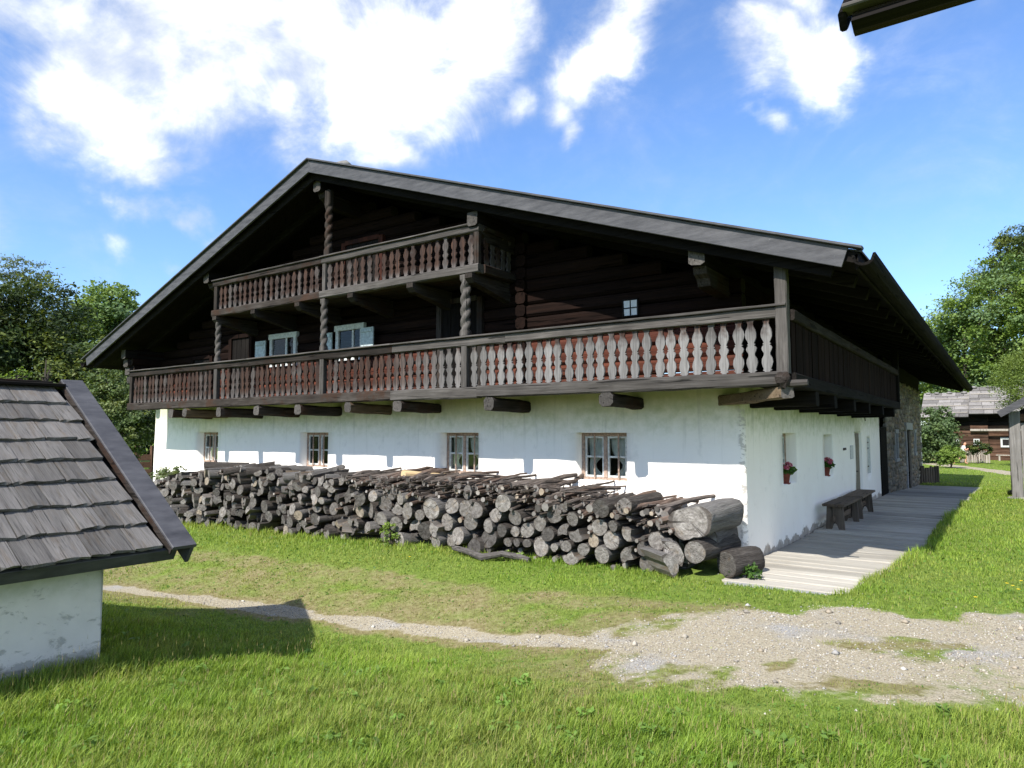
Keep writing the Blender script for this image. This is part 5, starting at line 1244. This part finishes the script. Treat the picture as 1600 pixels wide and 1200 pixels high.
# rose bush at the left end of the stack, nettles and weeds
def small_plant(name, label, loc, blobs, n, leaf, cols, seed, cat='plant', aspect=.6, sub=14):
    rs = np.random.default_rng(seed); bl = [(np.array(c, float), r) for c, r in blobs]
    P_, N_, K_ = crown_points(bl, n, rs, sub, .34); P_[:, 2] = np.maximum(P_[:, 2], .01)
    col = np.asarray(cols)[np.clip((K_ * len(cols)).astype(int), 0, len(cols) - 1)] * rs.uniform(.75, 1.25, (len(P_), 1))
    t = empty(name, loc, 0, label, cat); obj_from('foliage', leaf_mesh('foliage', P_, col, leaf * rs.uniform(.6, 1.3, len(P_)), rs, M['leaf'], aspect, .35, .25, N_), t)
    mb = MB()
    for (c, r) in bl: mb.tube([(0, 0, -.05), (c[0] * .5, c[1] * .5, c[2] * .6), tuple(c)], [.010, .008, .004], 5)
    mb.build('stem', M['bark_t'], t); return t
q = hit(262, 735, 1, -.75)
small_plant('rose_bush', 'pale leafy rose bush at the far end of the firewood stack', (q[0], -.75, float(gz(q[0], -.75))), [((0, 0, .95), .26), ((.3, -.1, 1.02), .2), ((-.35, 0, .85), .25), ((.1, .1, .6), .3), ((.45, .05, 1.15), .14)], 2600, .055, [(.10, .14, .05), (.15, .19, .08), (.20, .24, .11)], 21, 'bush')
q = hit(608, 825, 1, PYF - .1)
small_plant('nettle_clump', 'green weed sprouting out of the firewood stack', (q[0], PYF - .02, float(gz(q[0], PYF))), [((0, -.08, .28), .10), ((-.14, -.06, .24), .08), ((.1, -.06, .16), .08), ((-.05, -.1, .1), .12)], 420, .045, FRESH, 22)
q = hit(800, 855, 1, PYF - .1)
small_plant('weed_tuft', 'small leafy weed at the foot of the stack below the sticks', (q[0], PYF - .12, float(gz(q[0], PYF))), [((0, -.05, .08), .08), ((-.2, -.05, .07), .07), ((.14, 0, .09), .06)], 260, .04, FRESH, 23)
small_plant('dock_plant', 'broad leaved weed beside the short log at the house corner', (.20, -.78, .0), [((0, 0, .07), .10), ((.12, -.05, .06), .09), ((-.12, -.1, .07), .10), ((.05, .1, .1), .07)], 420, .06, [(.05, .11, .02), (.08, .15, .03)], 24)
for k, (px, py, h, lab, cc) in enumerate(((24, 592, .10, 'bright green leafy shoot peeping over the shed ridge', [(.16, .24, .04)]), (70, 590, .15, 'thin upright weed sprig growing on the shed ridge', [(.13, .16, .07), (.10, .14, .05)]))):
    q = hit(px, 606, 0, RX2 - .10)
    small_plant('ridge_weed', lab, (RX2 - .10, q[1], RZ2 + .05), [((0, 0, h * .5), .05), ((.02, .04, h), .04), ((0, -.05, h * .4), .06), ((0, .06, h * .6), .04)] + ([((0, .0, h * 1.5), .02)] if k else [((0, .1, .05), .05), ((0, -.1, .03), .05)]), 150 if k == 0 else 90, .03, cc, 30 + k)

# ------------------------------------------------------------------ running child
cp = hit(1504, 726.5, 2, -.29)
child = empty('person', (cp[0], cp[1], -.29), math.radians(8), 'child in white shirt and grey shorts running along the far path', 'person'); child.scale = (1.14, 1.14, 1.14)
def skin_obj(name, verts, edges, radii, mat, parent, root=0, sub=2):
    me = bpy.data.meshes.new(name); me.from_pydata(verts, edges, []); me.materials.append(mat)
    o = obj_from(name, me, parent); m = o.modifiers.new('skin', 'SKIN'); m.use_smooth_shade = True
    for i, sv in enumerate(me.skin_vertices[0].data): sv.radius = (radii[i], radii[i]) if not hasattr(radii[i], '__len__') else radii[i]; sv.use_root = (i == root)
    ss = o.modifiers.new('sub', 'SUBSURF'); ss.levels = sub; ss.render_levels = sub; return o
S = {'pel': (0, 0, .68), 'chest': (.07, 0, .92), 'neck': (.12, 0, 1.04), 'head': (.15, 0, 1.13), 'crown': (.16, 0, 1.24),
     'shL': (.09, .13, .99), 'elL': (-.02, .17, .82), 'haL': (.13, .15, .74), 'shR': (.09, -.13, .99), 'elR': (.16, -.18, .80), 'haR': (.30, -.14, .90),
     'hipL': (0, .075, .64), 'knL': (.20, .08, .44), 'anL': (.14, .08, .13), 'toL': (.26, .08, .08), 'hipR': (0, -.075, .64), 'knR': (-.08, -.08, .36), 'anR': (-.33, -.08, .20), 'toR': (-.40, -.08, .06)}
KN = list(S); E_ = [('pel', 'chest'), ('chest', 'neck'), ('neck', 'head'), ('head', 'crown'), ('chest', 'shL'), ('shL', 'elL'), ('elL', 'haL'), ('chest', 'shR'), ('shR', 'elR'), ('elR', 'haR'), ('pel', 'hipL'), ('hipL', 'knL'), ('knL', 'anL'), ('anL', 'toL'), ('pel', 'hipR'), ('hipR', 'knR'), ('knR', 'anR'), ('anR', 'toR')]
RD = dict(pel=.10, chest=.105, neck=.045, head=.085, crown=.07, shL=.05, elL=.034, haL=.028, shR=.05, elR=.034, haR=.028, hipL=.08, knL=.05, anL=.032, toL=.03, hipR=.08, knR=.05, anR=.032, toR=.03)
skin_obj('body', [S[k] for k in KN], [(KN.index(a), KN.index(b)) for a, b in E_], [RD[k] for k in KN], M['skin'], child)
skin_obj('shirt', [(0, 0, .63), (.03, 0, .78), (.075, 0, .94), (.11, 0, 1.02), (.085, .14, .98), (.02, .17, .88), (.085, -.14, .98), (.13, -.18, .87)], [(0, 1), (1, 2), (2, 3), (2, 4), (4, 5), (2, 6), (6, 7)], [.125, .125, .125, .06, .068, .06, .068, .06], M['shirt'], child)
skin_obj('shorts', [(0, 0, .66), (.01, .075, .61), (.15, .08, .48), (0.01, -.075, .61), (-.05, -.08, .42)], [(0, 1), (1, 2), (0, 3), (3, 4)], [.12, .095, .075, .095, .075], M['shorts'], child)
skin_obj('hair', [(.12, 0, 1.17), (.13, 0, 1.25), (.09, 0, 1.2)], [(0, 1), (0, 2)], [.085, .075, .07], M['hair'], child)

# ------------------------------------------------------------------ grass and gravel
def grass_points(seed):
    rs = np.random.default_rng(seed); N = 1150000
    az = math.radians(90 + YAW) + rs.uniform(-.86, .86, N); r = np.exp(rs.uniform(math.log(3.2), math.log(60), N))
    x = CAM[0] + r * np.cos(az); y = CAM[1] + r * np.sin(az)
    px, py, fz = project(np.stack([x, y, gz(x, y) + .05], 1))
    k = (fz > .5) & (px > -260) & (px < 1860) & (py < 1330)
    k &= ~((x > -15.2) & (x < .1) & (y > -.75) & (y < 24)) & ~((x > -.5) & (x < deck_edge(y) - .03) & (y > -1.40) & (y < 21.3))
    k &= ~((x > -13.4) & (x < -.2) & (y > -1.18) & (y < 0)) & ~((x < SX - .02) & (y < SYF)) & ~((x > lx0) & (y > LY - .3))
    return x[k], y[k], r[k], rs
x, y, r, rs = grass_points(41)
g, d = masks(x, y)
nz = vnoise(x, y, 1.3) * .6 + vnoise(x, y, 4.5, 1) * .4; patch = vnoise(x, y, .8, 2)
prob = (1 - .93 * sstep(.15, .75, g + (nz - .5) * .9)) * (1 - .45 * sstep(.3, .8, d + (nz - .5) * .6))
keep = rs.random(len(x)) < prob; x, y, r, g, d, nz, patch = (q[keep] for q in (x, y, r, g, d, nz, patch))
n = len(x)
# long meadow on the near side of the track, mown turf elsewhere
EDGE = gpx([(0, 925), (165, 948), (300, 968), (480, 985), (640, 1005), (800, 1030), (900, 1060), (1080, 1095), (1250, 1108), (1400, 1100), (1600, 1085), (1750, 1075)]); edge = np.interp(x, EDGE[:, 0], EDGE[:, 1])
meadow = sstep(-.05, -.75, y - edge)
foot = np.exp(-((y + 1.30) / .22) ** 2) * (x < .3) + np.exp(-((x - deck_edge(y) - .12) / .13) ** 2) * (y > -1.5) * (y < 20) + np.exp(-((x - SX - .12) / .22) ** 2) * (y < SYF + .3)
hgt = (.034 + .038 * meadow * (.4 + 1.2 * nz)) * (1 - .45 * np.clip(d, 0, 1)) * rs.uniform(.55, 1.4, n) * (1 + 1.1 * np.clip(foot, 0, 1)) * (1 + .35 * (patch - .5))
tuft = vnoise(x, y, 7.0, 3); hgt *= (.62 + .85 * tuft) * (1 - .5 * sstep(.2, .6, g)); hgt *= np.clip(r / 9, 1, 1.5)
wid = (.0029 + .0010 * meadow) * rs.uniform(.7, 1.4, n) * np.clip(r / 5.5, 1, 4.5)
ta = rs.uniform(0, 2 * math.pi, n); lean = np.abs(rs.normal(.6, .4, n)); wind = np.stack([np.full(n, .16), np.full(n, .06)], 1) * meadow[:, None]
dirx, diry = np.cos(ta) * lean + wind[:, 0], np.sin(ta) * lean + wind[:, 1]
sx, sy = -np.sin(ta), np.cos(ta); z = gz(x, y) - .006
def pt(t, w): 
    b = t * t * .9
    return np.stack([x + dirx * hgt * b + sx * w, y + diry * hgt * b + sy * w, z + hgt * (t - .22 * b * lean)], 1)
V = np.stack([pt(0, -wid / 2), pt(0, wid / 2), pt(.55, wid * .42), pt(.55, -wid * .42), pt(1.0, 0)], 1).reshape(-1, 3)
o = np.arange(n)[:, None] * 5
lush = np.array([(.19, .31, .030)]); deep = np.array([(.11, .195, .020)]); pale = np.array([(.33, .405, .075)]); straw = np.array([(.38, .31, .145)]); brown = np.array([(.23, .165, .08)])
u = rs.random(n)[:, None]; c = lush * (1 - nz[:, None]) + pale * nz[:, None]
yel = sstep(.45, .8, vnoise(x, y, .55, 3) * .6 + vnoise(x, y, 1.9, 1) * .4)[:, None]; c = c * (1 - .45 * yel) + np.array([(.36, .38, .085)]) * .45 * yel; c = np.where(u < .28, deep, c); c = c * (.78 + .32 * patch[:, None] + .22 * tuft[:, None]); c = np.where(u > .975, straw, c)
dk = np.clip(np.maximum(d, .75 * sstep(.2, .6, g)) + (nz - .5) * .5, 0, 1)[:, None] * (rs.random((n, 1)) < .9)
c = c * (1 - dk * .78) + (straw * .62 + brown * .38) * dk * .78
c *= rs.uniform(.8, 1.2, (n, 1)); col = np.repeat(c, 5, 0); col[0::5] *= .8; col[1::5] *= .8
tag(obj_from('grass', np_mesh('grass', V, [o + np.array([[0, 1, 2, 3]]), o + np.array([[3, 2, 4]])], M['blade'], col)), 'green meadow grass and short turf round the track', kind='stuff')
rs = np.random.default_rng(61); kk = np.where((meadow > .3) & (r < 9) & (g < .2))[0]; kk = rs.choice(kk, 130, replace=False)
Pr, Nr, Sr, Cr = [], [], [], []
for i in kk:      # plantain and dock rosettes
    m = rs.integers(7, 16); a = rs.uniform(0, 6.28, m); q = rs.uniform(.015, .06, m)
    Pr.append(np.stack([x[i] + np.cos(a) * q, y[i] + np.sin(a) * q, z[i] + .02 + rs.uniform(.01, .05, m)], 1)); Nr.append(np.tile([[0, -.2, 1.2]], (m, 1))); Sr.append(rs.uniform(.03, .065, m)); Cr.append(np.tile(np.array([[.15, .25, .045]]) * rs.uniform(.7, 1.3), (m, 1)))
tag(obj_from('meadow_weeds', leaf_mesh('meadow_weeds', np.concatenate(Pr), np.concatenate(Cr), np.concatenate(Sr), rs, M['leaf'], .55, .35, .25, np.concatenate(Nr))), 'broad leaved weed rosettes in the meadow grass', kind='stuff')
# broad-leaved clover and plantain among the grass
rs = np.random.default_rng(52); k = rs.permutation(n)[:26000]; k = k[(g[k] < .3) & (r[k] < 14)]
Pc = np.stack([x[k], y[k], z[k] + hgt[k] * rs.uniform(.2, .6, len(k))], 1); Nn = np.tile(np.array([[0, -.3, 1.6]]), (len(k), 1))
tag(obj_from('ground_leaves', leaf_mesh('ground_leaves', Pc, np.array([(.10, .19, .032)]) * rs.uniform(.7, 1.4, (len(k), 1)), .018 * rs.uniform(.7, 1.6, len(k)) * np.clip(r[k] / 6, 1, 2), rs, M['leaf'], .8, .35, .2, Nn)), 'low clover and plantain leaves in the turf', kind='stuff')
# gravel
N = 170000; gxx = rs.uniform(-7, 4.2, N); gyy = rs.uniform(-6.2, -.6, N); gg, _ = masks(gxx, gyy); nz2 = vnoise(gxx, gyy, 2.0)
k = rs.random(N) < sstep(.3, .85, gg + (nz2 - .5) * .5) * .8 + .006 * (gxx > -1); gxx, gyy = gxx[k], gyy[k]; n2 = len(gxx)
sz = .0035 + .009 * rs.random(n2) ** 3.5 + .014 * (rs.random(n2) < .005) + .03 * (rs.random(n2) < .0006); oc = np.array([(1, 0, 0), (0, 1, 0), (-1, 0, 0), (0, -1, 0), (0, 0, 1), (0, 0, -1)], float)
Vp = oc[None] * sz[:, None, None] * rs.uniform(.6, 1.35, (n2, 6, 1)) * np.array([1, 1, .62]); a = rs.uniform(0, 6.28, n2); ca, sa = np.cos(a)[:, None], np.sin(a)[:, None]
Vr = np.stack([Vp[..., 0] * ca - Vp[..., 1] * sa, Vp[..., 0] * sa + Vp[..., 1] * ca, Vp[..., 2]], -1) + np.stack([gxx, gyy, gz(gxx, gyy) + sz * .25], 1)[:, None]
T = np.array([(0, 1, 4), (1, 2, 4), (2, 3, 4), (3, 0, 4), (1, 0, 5), (2, 1, 5), (3, 2, 5), (0, 3, 5)]); o = np.arange(n2)[:, None, None] * 6
pc = np.array([(.39, .35, .28), (.34, .325, .30), (.45, .42, .36), (.23, .205, .17), (.35, .295, .22)])[rs.integers(0, 5, n2)] * rs.uniform(.8, 1.15, (n2, 1))
tag(obj_from('gravel', np_mesh('gravel', Vr.reshape(-1, 3), [(o + T[None]).reshape(-1, 3)], M['pebble'], np.repeat(pc, 6, 0))), 'loose pale gravel on the track', kind='stuff')




rs = np.random.default_rng(77); k = np.where((meadow > .5) & (r < 9))[0]; k = rs.choice(k, 900, replace=False); m = len(k)
hx = rs.uniform(.16, .30, m); az = rs.uniform(0, 6.28, m); ln = rs.uniform(.15, .5, m); bx, by, bz = x[k], y[k], z[k]
tx, ty, tz_ = bx + np.cos(az) * hx * ln, by + np.sin(az) * hx * ln, bz + hx
ww = .0011; A = np.stack([bx - ww, by, bz], 1); B = np.stack([bx + ww, by, bz], 1); Cc_ = np.stack([tx, ty, tz_], 1); D1 = np.stack([tx - .003, ty, tz_ - .025], 1); D2 = np.stack([tx + .003, ty, tz_ - .025], 1); E1 = np.stack([tx, ty, tz_ + .012], 1)
V = np.stack([A, B, Cc_, D1, D2, E1], 1).reshape(-1, 3); o = np.arange(m)[:, None] * 6
tag(obj_from('seed_stalks', np_mesh('seed_stalks', V, [np.concatenate([o + [[0, 1, 2]], o + [[3, 4, 5]]])], M['blade'], np.repeat(np.array([(.34, .28, .13)]) * rs.uniform(.6, 1.2, (m, 1)), 6, 0))), 'dry seed stalks standing in the meadow grass', kind='stuff')
fl = gpx([(1583, 929), (1592, 935), (1574, 925), (1596, 921), (278, 870), (262, 850), (1525, 948), (640, 880)])
for (fx, fy) in fl:
    zf = float(gz(fx, fy)); mb = MB().tube([(fx, fy, zf), (fx + .005, fy, zf + .085)], .002, 5, 0)
    for q in range(8):
        a = q * math.pi / 4; mb.add([(fx, fy, zf + .086), (fx + .016 * math.cos(a - .3), fy + .016 * math.sin(a - .3), zf + .092), (fx + .019 * math.cos(a), fy + .019 * math.sin(a), zf + .093), (fx + .016 * math.cos(a + .3), fy + .016 * math.sin(a + .3), zf + .092)], [[0, 1, 2, 3]], 1)
    tag(mb.build('dandelion', [M['stem_green'], M['yellow_petal']]), 'small yellow dandelion in the short grass', 'flower', 'dandelions in the lawn')
